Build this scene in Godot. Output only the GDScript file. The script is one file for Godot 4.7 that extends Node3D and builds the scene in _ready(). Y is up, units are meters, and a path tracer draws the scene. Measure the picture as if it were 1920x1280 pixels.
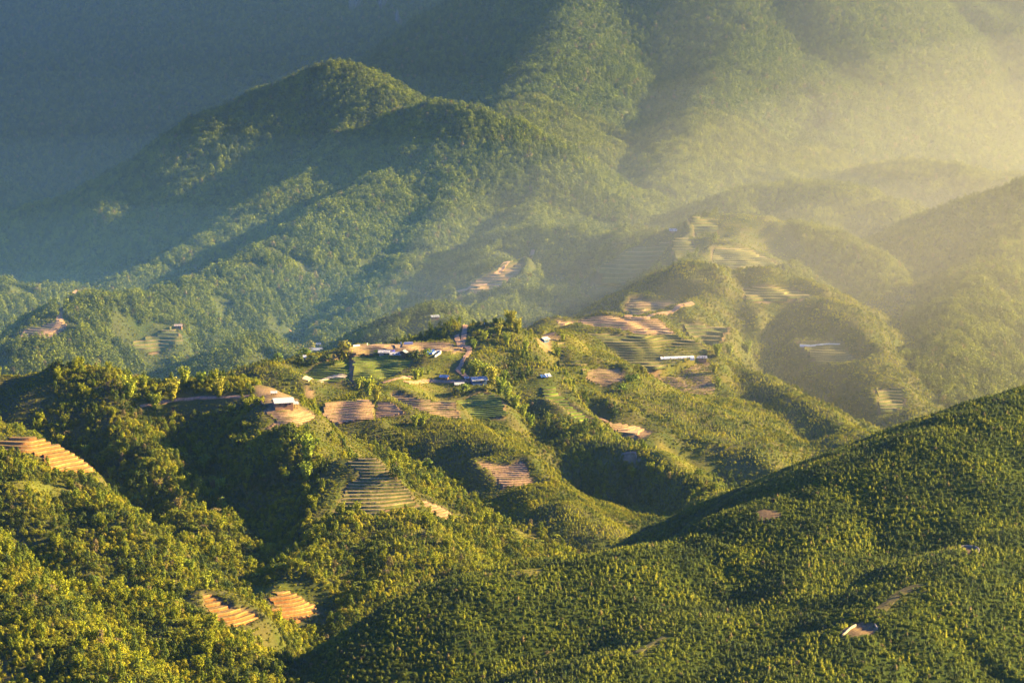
extends Node3D

# ---------------------------------------------------------------- the lie of the land
const CAM_Y := 500.0
const FOCAL := 4330.0
const SIN8 := 0.139173
const COS8 := 0.990268
const D0 := 420.0
const CU := 0.006
const NCU := 221
const NCV := 521
const FU := 0.002
const NFU := 271
const NFV := 1561
const U0 := -0.66
const UF0 := -0.27

var ridges := []
var ravines := []
var coarse := PackedFloat32Array()
var coarse_group := PackedByteArray()
var fine := PackedFloat32Array()
var mask := PackedByteArray()        # 0 wood and scrub, 1 field, 2 grass, 3 path or yard
var seen_ground := PackedByteArray()
var lumps := FastNoiseLite.new()
var gullies := FastNoiseLite.new()
var patches := FastNoiseLite.new()
var rng := RandomNumberGenerator.new()
var used := {}
var M := {}
var fields := []


func site(px: float, py: float, d: float) -> Vector3:
	# a surveyed point: bearing and dip read off the photograph, and its distance in metres
	var y := (640.0 - py) / FOCAL
	var k := COS8 + y * SIN8
	return Vector3((px - 960.0) / FOCAL / k * d, CAM_Y + (-SIN8 + y * COS8) / k * d, -d)


func ridge(group: int, slope: float, round_top: float, gully: float, pts: Array) -> void:
	var p := PackedVector3Array()
	for i in range(0, pts.size(), 3):
		p.append(site(pts[i], pts[i + 1], pts[i + 2]))
	var box := Rect2(p[0].x, -p[0].z, 0, 0)
	var top := -1e9
	for q in p:
		box = box.expand(Vector2(q.x, -q.z))
		top = maxf(top, q.y)
	ridges.append({"g": group, "s": slope, "r": round_top, "w": gully, "p": p, "box": box, "top": top})


func ravine(wide: float, deep: float, pts: Array) -> void:
	var p := PackedVector2Array()
	for i in range(0, pts.size(), 2):
		p.append(Vector2((pts[i] - 960.0) / FOCAL * pts[i + 1], pts[i + 1]))
	ravines.append({"w": wide, "deep": deep, "p": p})


func survey() -> void:
	ravine(30, 15, [300, 1150, 335, 1105, 390, 1045, 455, 995, 540, 965, 640, 925, 690, 850])
	ravine(30, 24, [130, 1110, 180, 1060, 230, 1010, 290, 965, 345, 920, 400, 870])
	ravine(30, 22, [-20, 870, 60, 820, 130, 785, 200, 755, 270, 725, 330, 700])
	ravine(42, 26, [690, 1180, 760, 1110, 840, 1050, 910, 1000, 980, 960, 1060, 930])
	ravine(42, 22, [975, 1400, 1035, 1320, 1100, 1260, 1140, 1200, 1190, 1150])
	ravine(48, 16, [1075, 1520, 1180, 1440, 1300, 1370, 1400, 1300, 1470, 1230])
	ravine(24, 18, [1180, 870, 1060, 862, 950, 850, 840, 838, 740, 822, 640, 805, 560, 790])
	ravine(60, 10, [1440, 1790, 1520, 1700, 1620, 1580, 1700, 1480])
	ravine(90, 40, [930, 2500, 860, 2350, 760, 2250, 640, 2150, 520, 2080])
	ravine(80, 36, [760, 2640, 640, 2520, 540, 2420, 420, 2320, 300, 2230, 180, 2150])
	ravine(80, 34, [560, 2740, 440, 2600, 330, 2480, 200, 2380, 60, 2300])
	ravine(70, 34, [1090, 2480, 1060, 2350, 1020, 2230, 980, 2120, 960, 2020])
	ridge(0, 0.62, 60, 420, [-700, -250, 6800, -100, -250, 7000, 500, -420, 7100, 900, -700, 7100, 1400, -950, 7000, 2200, -1150, 6900, 3200, -1150, 6600])
	ridge(0, 0.55, 60, 260, [-300, 60, 5000, 0, 95, 5050, 160, 112, 5000, 300, 160, 4900, 410, 230, 4750, 470, 290, 4600])
	ridge(0, 0.55, 50, 200, [-250, 290, 4000, -60, 330, 3950, 60, 385, 3850, 110, 430, 3700])
	ridge(0, 0.55, 60, 300, [560, -200, 6400, 600, 0, 5900, 640, 120, 5400])
	ridge(0, 0.6, 60, 300, [2200, -1150, 6900, 2500, -800, 5600, 2800, -500, 4800])
	ridge(1, 0.6, 60, 300, [560, 260, 3800, 705, 142, 3900, 800, 76, 3950, 870, 42, 4000, 950, -4, 4050, 1100, -120, 4200, 1350, -230, 4300, 1560, -90, 4300, 1740, -8, 4250, 1880, 28, 4200, 2000, 60, 4200, 2300, 50, 4200])
	ridge(1, 0.55, 50, 200, [1100, -100, 4150, 1060, 60, 3750, 1000, 170, 3450, 980, 215, 3250, 1010, 290, 3000])
	ridge(1, 0.55, 50, 200, [1400, -150, 4200, 1400, 80, 3800, 1330, 190, 3450, 1280, 270, 3200, 1250, 345, 2950])
	ridge(1, 0.55, 50, 200, [1700, 0, 4200, 1660, 150, 3800, 1560, 250, 3500, 1480, 300, 3300, 1440, 330, 3150])
	ridge(1, 0.5, 60, 150, [1500, 330, 3250, 1620, 322, 3200, 1700, 308, 3150, 1790, 312, 3100, 1870, 330, 3050, 1960, 330, 3050, 2100, 300, 3100])
	ridge(2, 0.62, 35, 170, [-260, 520, 2700, -150, 470, 2720, 0, 408, 2750, 60, 392, 2770, 130, 376, 2790, 200, 346, 2800, 300, 297, 2820, 345, 272, 2830, 400, 238, 2840, 430, 204, 2840, 480, 183, 2850, 540, 150, 2860, 590, 129, 2860, 620, 123, 2860, 660, 126, 2850, 690, 148, 2830, 715, 180, 2800, 728, 204, 2770])
	ridge(2, 0.62, 30, 140, [738, 196, 2740, 765, 170, 2700, 795, 158, 2680, 850, 170, 2660, 920, 208, 2650, 960, 238, 2640, 1000, 268, 2630, 1040, 302, 2620, 1100, 342, 2600, 1150, 385, 2570])
	ridge(2, 0.55, 25, 110, [800, 170, 2680, 760, 230, 2600, 700, 285, 2520, 600, 335, 2420, 520, 395, 2320, 450, 442, 2240, 380, 470, 2180, 300, 505, 2110, 200, 540, 2040, 130, 570, 1990, 100, 610, 1940, 60, 650, 1890])
	ridge(2, 0.55, 25, 110, [680, 150, 2820, 600, 270, 2620, 500, 330, 2520, 380, 400, 2420, 290, 450, 2340, 200, 480, 2280, 110, 497, 2230, 0, 510, 2180])
	ridge(2, 0.55, 25, 110, [860, 190, 2660, 850, 300, 2500, 830, 370, 2400, 760, 440, 2280, 690, 500, 2180, 600, 560, 2080, 520, 600, 2010, 440, 650, 1930])
	ridge(2, 0.55, 25, 100, [1000, 270, 2630, 1005, 332, 2380, 960, 352, 2330])
	ridge(2, 0.6, 25, 100, [930, 370, 2350, 960, 350, 2340, 1010, 333, 2330, 1060, 352, 2320, 1110, 386, 2300, 1150, 405, 2280])
	ridge(2, 0.55, 20, 90, [960, 355, 2330, 930, 420, 2250, 990, 470, 2150, 940, 510, 2080, 880, 545, 2010, 800, 580, 1930])
	ridge(3, 0.55, 40, 110, [1300, 400, 2500, 1340, 376, 2500, 1400, 352, 2500, 1490, 337, 2500, 1600, 347, 2480, 1700, 387, 2420, 1760, 425, 2340])
	ridge(4, 0.58, 40, 120, [1740, 425, 2250, 1790, 392, 2230, 1860, 365, 2220, 1930, 345, 2220, 2060, 300, 2250, 2300, 250, 2350])
	ridge(4, 0.5, 25, 100, [1960, 400, 2150, 1880, 470, 2040, 1830, 530, 1950, 1790, 600, 1860, 1760, 690, 1760])
	ridge(5, 0.522, 30, 90, [1130, 395, 2330, 1190, 420, 2280, 1260, 425, 2230, 1340, 402, 2230, 1420, 405, 2220, 1530, 428, 2180, 1600, 455, 2130, 1660, 495, 2070, 1700, 560, 1980, 1725, 640, 1880, 1745, 780, 1730])
	ridge(5, 0.522, 25, 80, [1260, 430, 2220, 1290, 440, 2160, 1320, 470, 2120, 1330, 490, 2060])
	ridge(5, 0.522, 25, 80, [1340, 405, 2220, 1370, 455, 2130, 1430, 480, 2080, 1480, 505, 2030])
	ridge(5, 0.58, 20, 80, [1180, 540, 1960, 1225, 514, 1950, 1300, 492, 1940, 1350, 515, 1920, 1375, 535, 1900])
	ridge(5, 0.522, 25, 80, [1340, 500, 1930, 1440, 506, 1930, 1520, 526, 1910, 1560, 562, 1870, 1620, 640, 1780, 1680, 725, 1690, 1730, 810, 1600])
	ridge(6, 0.487, 25, 80, [1300, 495, 1940, 1290, 560, 1840, 1230, 592, 1790, 1150, 592, 1760, 1050, 602, 1740])
	ridge(6, 0.522, 25, 80, [1230, 592, 1790, 1290, 630, 1750, 1330, 662, 1710, 1400, 685, 1660, 1480, 705, 1610, 1580, 770, 1530, 1690, 840, 1440])
	ridge(6, 0.522, 20, 70, [1330, 662, 1710, 1345, 700, 1640, 1350, 780, 1530, 1420, 860, 1440, 1480, 930, 1360])
	ridge(7, 0.549, 18, 70, [820, 625, 1560, 870, 607, 1540, 940, 592, 1530, 990, 612, 1520, 1010, 635, 1490, 1035, 700, 1420, 1060, 750, 1370, 1130, 790, 1330, 1240, 812, 1290, 1330, 868, 1230, 1380, 912, 1190, 1412, 950, 1160])
	ridge(7, 0.488, 18, 70, [990, 612, 1520, 1040, 620, 1560, 1080, 600, 1680])
	ridge(8, 0.408, 30, 70, [940, 600, 1520, 870, 650, 1480, 780, 655, 1490, 680, 655, 1510, 580, 668, 1490, 520, 680, 1440])
	ridge(8, 0.504, 20, 70, [870, 660, 1470, 920, 700, 1400, 950, 745, 1350, 990, 800, 1290, 1050, 850, 1230, 1090, 900, 1190, 1110, 960, 1150])
	ridge(8, 0.432, 25, 60, [780, 660, 1480, 740, 720, 1380, 700, 750, 1320, 640, 755, 1270])
	ridge(8, 0.48, 20, 60, [800, 775, 1270, 860, 780, 1260, 930, 800, 1240, 1000, 835, 1210, 1055, 865, 1170, 1085, 905, 1130])
	ridge(9, 0.62, 18, 70, [-200, 720, 1180, 0, 705, 1180, 60, 696, 1175, 100, 690, 1170, 200, 695, 1165, 300, 696, 1165, 400, 692, 1170, 480, 697, 1170, 540, 706, 1165, 580, 730, 1140, 610, 775, 1100, 650, 815, 1060, 700, 852, 1030, 780, 902, 990, 860, 962, 950, 950, 1012, 920, 1045, 1058, 890])
	ridge(9, 0.558, 15, 55, [540, 706, 1165, 510, 745, 1110, 530, 775, 1080, 560, 800, 1050])
	ridge(9, 0.62, 15, 60, [680, 850, 1030, 640, 920, 970, 560, 1000, 910])
	ridge(9, 0.62, 15, 60, [780, 905, 985, 740, 960, 950, 700, 1020, 910, 660, 1090, 870])
	ridge(10, 0.682, 13, 55, [200, 695, 1165, 230, 730, 1120, 280, 775, 1075, 310, 820, 1035, 345, 880, 990, 420, 960, 950, 470, 1020, 925, 520, 1080, 900, 575, 1125, 880, 600, 1150, 860])
	ridge(10, 0.55, 14, 50, [330, 870, 990, 350, 960, 930, 380, 1050, 890, 400, 1110, 870, 470, 1160, 845, 510, 1165, 835])
	ridge(11, 0.616, 16, 55, [-200, 740, 1060, -50, 770, 1040, 30, 800, 1010, 90, 822, 990, 170, 855, 960, 230, 882, 935, 300, 930, 900, 350, 990, 870, 400, 1060, 840, 430, 1130, 810, 480, 1200, 780, 560, 1290, 740])
	ridge(11, 0.55, 15, 50, [0, 800, 1010, 40, 880, 940, 30, 930, 910, 110, 1000, 870])
	ridge(12, 0.55, 18, 50, [-150, 920, 760, -50, 980, 745, 0, 1012, 735, 60, 1070, 715, 120, 1112, 700, 180, 1180, 680, 240, 1262, 655])
	ridge(13, 0.5, 30, 90, [2200, 660, 960, 2050, 700, 940, 1920, 750, 920, 1850, 772, 905, 1780, 802, 890, 1700, 842, 875, 1620, 892, 860, 1560, 917, 850, 1430, 952, 835, 1380, 982, 825, 1300, 1012, 815, 1200, 1034, 800, 1100, 1056, 790, 1000, 1062, 785, 920, 1083, 775, 860, 1113, 765, 800, 1153, 755, 740, 1203, 745, 680, 1243, 735, 615, 1300, 720, 560, 1360, 700])
	ridge(13, 0.45, 18, 60, [1920, 1000, 800, 1810, 1040, 775, 1720, 1090, 745, 1650, 1135, 725, 1560, 1205, 700, 1460, 1270, 675, 1380, 1330, 650])
	ridge(13, 0.45, 18, 60, [1600, 960, 840, 1540, 1010, 810, 1500, 1080, 775, 1480, 1150, 745])
	ridge(13, 0.45, 18, 60, [1330, 1150, 740, 1240, 1205, 715, 1120, 1250, 695, 1000, 1300, 675])


func coarse_row(row: int) -> void:
	var d := D0 * exp(row * CU)
	for j in NCU:
		var x := (U0 + j * CU) * d
		var h := CAM_Y - 345.0 - 0.02 * clampf(d - 1500.0, 0.0, 3000.0) - 0.05 * maxf(0.0, 900.0 - d)
		var who := 255
		var soft := 8.0 + 0.004 * d
		for n in ridges.size():
			var rd: Dictionary = ridges[n]
			var box: Rect2 = rd.box
			var s: float = rd.s
			var ox := maxf(maxf(box.position.x - x, x - box.end.x), 0.0)
			var oz := maxf(maxf(box.position.y - d, d - box.end.y), 0.0)
			var r: float = rd.r
			var top: float = rd.top
			if top - s * (sqrt(ox * ox + oz * oz + r * r) - r) < h - soft:
				continue
			var p: PackedVector3Array = rd.p
			var best := -1e9
			var bd := 0.0
			var bt := 0.0
			var gone := 0.0
			for i in p.size() - 1:
				var a := p[i]
				var b := p[i + 1]
				var vx := b.x - a.x
				var vz := a.z - b.z
				var l2 := vx * vx + vz * vz
				var t := clampf(((x - a.x) * vx + (d + a.z) * vz) / l2, 0.0, 1.0)
				var ex := x - a.x - t * vx
				var ez := d + a.z - t * vz
				var dd := ex * ex + ez * ez
				var hh := a.y + t * (b.y - a.y) - s * (sqrt(dd + r * r) - r)
				if hh > best:
					best = hh
					bd = sqrt(dd)
					bt = gone + t * sqrt(l2)
				gone += sqrt(l2)
			var w: float = rd.w
			var rib := gullies.get_noise_2d(bt / w * 55.0 + 1700.0 * n, bd / w * 16.0)
			best -= minf(bd * 0.17, w * 0.24) * (0.05 + absf(rib) * 2.2) * (0.45 if rd.g >= 12 else (1.25 if rd.g in [1, 2, 5, 6] else 1.0))
			var hx := clampf(0.5 + 0.5 * (best - h) / soft, 0.0, 1.0)
			if best > h:
				who = rd.g
			h = lerpf(h, best, hx) + soft * hx * (1.0 - hx) * 0.5
		for rv in ravines:
			var p: PackedVector2Array = rv.p
			var w: float = rv.w
			if d < p[p.size() - 1].y - 2.5 * w or d > p[0].y + 2.5 * w:
				continue
			var near := 1e9
			for i in p.size() - 1:
				near = minf(near, Vector2(x, d).distance_squared_to(Geometry2D.get_closest_point_to_segment(Vector2(x, d), p[i], p[i + 1])))
			h -= rv.deep * exp(-near / (w * w))
		coarse[row * NCU + j] = h
		coarse_group[row * NCU + j] = 13 if who == 255 else who


func cubic(a: float, b: float, c: float, d: float, t: float) -> float:
	return b + 0.5 * t * (c - a + t * (2.0 * a - 5.0 * b + 4.0 * c - d + t * (3.0 * (b - c) + d - a)))


func make_land() -> void:
	gullies.seed = 11
	gullies.frequency = 0.01
	gullies.fractal_octaves = 2
	lumps.seed = 5
	lumps.frequency = 1.0 / 70.0
	lumps.fractal_octaves = 5
	patches.seed = 23
	patches.frequency = 1.0 / 45.0
	patches.fractal_octaves = 3
	coarse.resize(NCU * NCV)
	coarse_group.resize(NCU * NCV)
	WorkerThreadPool.wait_for_group_task_completion(WorkerThreadPool.add_group_task(coarse_row, NCV))
	var wide := PackedFloat32Array()
	wide.resize(NFU * NCV)
	var first := 65
	for r in NCV:
		for i in NFU:
			var j := first + i / 3
			var t := (i % 3) / 3.0
			var o := r * NCU + j
			wide[r * NFU + i] = coarse[o] if t == 0.0 else cubic(coarse[o - 1], coarse[o], coarse[o + 1], coarse[o + 2], t)
	fine.resize(NFU * NFV)
	for r in NFV:
		var j := r / 3
		var t := (r % 3) / 3.0
		var a := maxi(j - 1, 0) * NFU
		var b := j * NFU
		var c := mini(j + 1, NCV - 1) * NFU
		var d := mini(j + 2, NCV - 1) * NFU
		for i in NFU:
			fine[r * NFU + i] = wide[b + i] if t == 0.0 else cubic(wide[a + i], wide[b + i], wide[c + i], wide[d + i], t)
	mask.resize(NFU * NFV)


func roughen() -> void:
	for r in NFV:
		var d := D0 * exp(r * FU)
		var amp := 0.0034 * minf(d, 2600.0)
		for i in NFU:
			var o := r * NFU + i
			if mask[o] == 1 or mask[o] == 3:
				continue
			fine[o] += lumps.get_noise_2d((UF0 + i * FU) * d, d) * amp


func height(x: float, d: float) -> float:
	var fi := (x / d - UF0) / FU
	var fv := log(d / D0) / FU
	if fi < 0.0 or fi >= NFU - 1.001:
		fi = clampf((x / d - U0) / CU, 0.0, NCU - 1.001)
		fv = clampf(fv / 3.0, 0.0, NCV - 1.001)
		var oc := int(fv) * NCU + int(fi)
		return lerpf(lerpf(coarse[oc], coarse[oc + 1], fi - int(fi)), lerpf(coarse[oc + NCU], coarse[oc + NCU + 1], fi - int(fi)), fv - int(fv))
	fv = clampf(fv, 0.0, NFV - 1.001)
	var o := int(fv) * NFU + int(fi)
	return lerpf(lerpf(fine[o], fine[o + 1], fi - int(fi)), lerpf(fine[o + NFU], fine[o + NFU + 1], fi - int(fi)), fv - int(fv))


func cell(x: float, d: float) -> int:
	return clampi(roundi(log(d / D0) / FU), 0, NFV - 1) * NFU + clampi(roundi((x / d - UF0) / FU), 0, NFU - 1)


func group_at(x: float, d: float) -> int:
	return coarse_group[clampi(roundi(log(d / D0) / CU), 0, NCV - 1) * NCU + clampi(roundi((x / d - U0) / CU), 0, NCU - 1)]


func ground(px: float, py: float, beyond := 0.0) -> Vector3:
	# the first ground met along a bearing and dip, past a given distance
	var s := site(px, py, 1000.0)
	var gx := s.x / 1000.0
	var gy := (s.y - CAM_Y) / 1000.0
	var d := maxf(500.0, beyond)
	while d < 9000.0:
		if CAM_Y + gy * d <= height(gx * d, d):
			var lo := d / 1.0015
			for k in 8:
				var m := (lo + d) * 0.5
				if CAM_Y + gy * m <= height(gx * m, m):
					d = m
				else:
					lo = m
			break
		d *= 1.0015
	return Vector3(gx * d, height(gx * d, d), -d)


func ring(pix: Array, beyond := 0.0) -> PackedVector2Array:
	var out := PackedVector2Array()
	for i in range(0, pix.size(), 2):
		var g := ground(pix[i], pix[i + 1], beyond)
		out.append(Vector2(g.x, -g.z))
	return out


func paint(poly: PackedVector2Array, value: int, only_wild := false) -> void:
	var r := Rect2(poly[0], Vector2.ZERO)
	for p in poly:
		r = r.expand(p)
	var d_lo := clampi(int(log(r.position.y / D0) / FU) - 1, 0, NFV - 1)
	var d_hi := clampi(int(log(r.end.y / D0) / FU) + 1, 0, NFV - 1)
	for row in range(d_lo, d_hi + 1):
		var d := D0 * exp(row * FU)
		var lo := clampi(int((r.position.x / d - UF0) / FU), 0, NFU - 1)
		var hi := clampi(int((r.end.x / d - UF0) / FU) + 1, 0, NFU - 1)
		for i in range(lo, hi + 1):
			if (not only_wild or mask[row * NFU + i] == 0) and Geometry2D.is_point_in_polygon(Vector2((UF0 + i * FU) * d, d), poly):
				mask[row * NFU + i] = value


func find_seen() -> void:
	seen_ground.resize(NFU * NFV)
	for i in NFU:
		var best := -9.0
		for r in NFV:
			var d := D0 * exp(r * FU)
			var k := (fine[r * NFU + i] - CAM_Y) / d
			best = maxf(best, k)
			seen_ground[r * NFU + i] = 2 if k > best - 4.0 / d else (1 if k > best - 9.0 / d - 0.004 else 0)


# ---------------------------------------------------------------- naming
func numbered(called: String) -> String:
	var n: int = used.get(called, 0)
	used[called] = n + 1
	return called if n == 0 else "%s_%03d" % [called, n]


func tag(o: Node, label: String, category: String, group := "", kind := "") -> Node:
	o.set_meta("label", label)
	o.set_meta("category", category)
	if group:
		o.set_meta("group", group)
	if kind:
		o.set_meta("kind", kind)
	return o


func thing(called: String, at: Vector3, turn := 0.0) -> Node3D:
	var o := Node3D.new()
	o.name = numbered(called)
	o.position = at
	o.rotation.y = turn
	add_child(o)
	return o


func part(parent: Node, called: String, mesh: Mesh, m: Material) -> MeshInstance3D:
	var o := MeshInstance3D.new()
	o.name = called
	o.mesh = mesh
	o.material_override = m
	parent.add_child(o, true)
	return o


func lin(r: float, g: float, b: float) -> Color:
	return Color(r, g, b).linear_to_srgb()


func mat(c: Color, rough := 0.9, spec := 0.2) -> StandardMaterial3D:
	var m := StandardMaterial3D.new()
	m.albedo_color = c
	m.roughness = rough
	m.metallic_specular = spec
	m.cull_mode = BaseMaterial3D.CULL_DISABLED
	return m


class Shape:
	var v := PackedVector3Array()
	var n := PackedVector3Array()
	var c := PackedColorArray()
	var ix := PackedInt32Array()
	func tri(a: Vector3, b: Vector3, d: Vector3, col := Color.WHITE) -> void:
		var k := v.size()
		var nn := (d - a).cross(b - a).normalized()
		for p in [a, b, d]:
			v.append(p)
			n.append(nn)
			c.append(col)
		ix.append_array([k, k + 1, k + 2])
	func quad(a: Vector3, b: Vector3, d: Vector3, e: Vector3, col := Color.WHITE) -> void:
		tri(a, b, d, col)
		tri(a, d, e, col)
	func box(at: Vector3, size: Vector3, col := Color.WHITE) -> void:
		var h := size * 0.5
		var q := []
		for k in 8:
			q.append(at + Vector3(h.x * (1 if k & 1 else -1), h.y * (1 if k & 2 else -1), h.z * (1 if k & 4 else -1)))
		for f in [[0, 2, 3, 1], [5, 7, 6, 4], [4, 6, 2, 0], [1, 3, 7, 5], [2, 6, 7, 3], [4, 0, 1, 5]]:
			quad(q[f[0]], q[f[1]], q[f[2]], q[f[3]], col)
	func tube(a: Vector3, b: Vector3, ra: float, rb: float, sides := 5, col := Color.WHITE) -> void:
		var w := (b - a).normalized()
		var u := w.cross(Vector3.RIGHT if absf(w.x) < 0.8 else Vector3.UP).normalized()
		var t := w.cross(u)
		for s in sides:
			var e := TAU * s / sides
			var f := TAU * (s + 1) / sides
			var p := u * cos(e) + t * sin(e)
			var q := u * cos(f) + t * sin(f)
			quad(a + p * ra, b + p * rb, b + q * rb, a + q * ra, col)
	func mesh() -> ArrayMesh:
		var arr := []
		arr.resize(Mesh.ARRAY_MAX)
		arr[Mesh.ARRAY_VERTEX] = v
		arr[Mesh.ARRAY_NORMAL] = n
		arr[Mesh.ARRAY_COLOR] = c
		arr[Mesh.ARRAY_INDEX] = ix
		var m := ArrayMesh.new()
		m.add_surface_from_arrays(Mesh.PRIMITIVE_TRIANGLES, arr)
		return m


# ---------------------------------------------------------------- hills
const HILLS := [
	["mountain", "dark blue shaded forest mountain farthest away at the top left"],
	["mountain", "hazy forested mountainside rising behind the peak on the right"],
	["mountain", "forested mountain with twin rounded summits behind the village"],
	["hill", "rounded hazy wooded hill behind the white-roofed hut on the spur"],
	["hill", "hazy wooded hillside at the right edge beyond the valley"],
	["hill", "hazy spur with terraces below the white-roofed hut"],
	["hill", "broad terraced hill with long white tunnel in the middle"],
	["hill", "bamboo-topped knoll with a long scrubby spur running down right"],
	["hill", "gentle terraced saddle where the village houses stand"],
	["hill", "near ridge with grey-roofed house on its right shoulder"],
	["hill", "narrow sunlit spur between two dark ravines on the left"],
	["hill", "lower left spur carrying the red earth terraces"],
	["hill", "dark bushy slope in the bottom left corner"],
	["hill", "big near hillside of young conifers at the lower right"],
]


func soil_tint(g: int, k: int, n: float) -> Color:
	if k == 1:
		return Color(0.2, 0.13, 0.075)
	if k == 3 and g == 13:
		return Color(0.15, 0.1, 0.055)
	if k == 0 and g == 13:
		return Color(0.045, 0.06, 0.014)
	if k == 3:
		return Color(0.3, 0.19, 0.11).lerp(Color(0.16, 0.12, 0.05), clampf(0.5 + n, 0, 1))
	if k == 2:
		return Color(0.1, 0.115, 0.022).lerp(Color(0.15, 0.125, 0.035), clampf(0.5 + n, 0, 1))
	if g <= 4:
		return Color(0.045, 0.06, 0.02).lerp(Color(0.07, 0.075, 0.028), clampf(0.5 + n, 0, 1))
	return Color(0.06, 0.072, 0.02).lerp(Color(0.1, 0.09, 0.035), clampf(0.5 + n * 1.4, 0, 1))


func build_hills() -> void:
	for g in HILLS.size():
		var v := PackedVector3Array()
		var nn := PackedVector3Array()
		var c := PackedColorArray()
		var ix := PackedInt32Array()
		var map := PackedInt32Array()
		map.resize(NFU * NFV)
		map.fill(-1)
		for r in NFV - 1:
			for i in NFU - 1:
				if coarse_group[(r / 3) * NCU + 65 + i / 3] != g:
					continue
				var quad := [0, 0, 0, 0]
				for q in 4:
					var rr := r + (q >> 1)
					var ii := i + (q & 1)
					var o := rr * NFU + ii
					if map[o] < 0:
						var d := D0 * exp(rr * FU)
						var x := (UF0 + ii * FU) * d
						map[o] = v.size()
						v.append(Vector3(x, fine[o], -d))
						var i0 := maxi(ii - 1, 0)
						var i1 := mini(ii + 1, NFU - 1)
						var r0 := maxi(rr - 1, 0)
						var r1 := mini(rr + 1, NFV - 1)
						var gx := (fine[rr * NFU + i1] - fine[rr * NFU + i0]) / ((i1 - i0) * FU * d)
						var gd := (fine[r1 * NFU + ii] - fine[r0 * NFU + ii]) / ((r1 - r0) * FU * d) - gx * x / d
						nn.append(Vector3(-gx, 1.0, gd).normalized())
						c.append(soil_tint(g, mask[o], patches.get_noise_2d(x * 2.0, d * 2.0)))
					quad[q] = map[o]
				ix.append_array([quad[0], quad[2], quad[3], quad[0], quad[3], quad[1]])
		for r in NCV - 1:
			for j in NCU - 1:
				if coarse_group[r * NCU + j] != g or (j >= 65 and j < 155):
					continue
				var k := v.size()
				for q in 4:
					var rr := r + (q >> 1)
					var jj := j + (q & 1)
					var d := D0 * exp(rr * CU)
					var x := (U0 + jj * CU) * d
					v.append(Vector3(x, coarse[rr * NCU + jj], -d))
					var j0 := maxi(jj - 1, 0)
					var j1 := mini(jj + 1, NCU - 1)
					var gx := (coarse[rr * NCU + j1] - coarse[rr * NCU + j0]) / ((j1 - j0) * CU * d)
					nn.append(Vector3(-gx, 1.0, 0.0).normalized())
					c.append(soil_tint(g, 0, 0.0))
				ix.append_array([k, k + 2, k + 3, k, k + 3, k + 1])
		if ix.is_empty():
			continue
		var arr := []
		arr.resize(Mesh.ARRAY_MAX)
		arr[Mesh.ARRAY_VERTEX] = v
		arr[Mesh.ARRAY_NORMAL] = nn
		arr[Mesh.ARRAY_COLOR] = c
		arr[Mesh.ARRAY_INDEX] = ix
		var m := ArrayMesh.new()
		m.add_surface_from_arrays(Mesh.PRIMITIVE_TRIANGLES, arr)
		var o := part(self, numbered(HILLS[g][0]), m, M.earth)
		tag(o, HILLS[g][1], HILLS[g][0], "", "structure")


# ---------------------------------------------------------------- terraces
const SOIL := {
	"red": [[0.36, 0.15, 0.05], [0.36, 0.22, 0.09], [0.24, 0.15, 0.06]],      # riser, lip, tread
	"grassy": [[0.11, 0.115, 0.035], [0.36, 0.26, 0.12], [0.24, 0.19, 0.085]],
	"bare": [[0.37, 0.23, 0.13], [0.2, 0.15, 0.07], [0.4, 0.25, 0.145]],
	"green": [[0.17, 0.15, 0.055], [0.14, 0.22, 0.02], [0.13, 0.16, 0.03]],
	"fallow": [[0.12, 0.125, 0.04], [0.25, 0.19, 0.09], [0.2, 0.165, 0.07]],
	"dun": [[0.29, 0.19, 0.11], [0.14, 0.12, 0.05], [0.32, 0.21, 0.12]],
}


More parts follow.
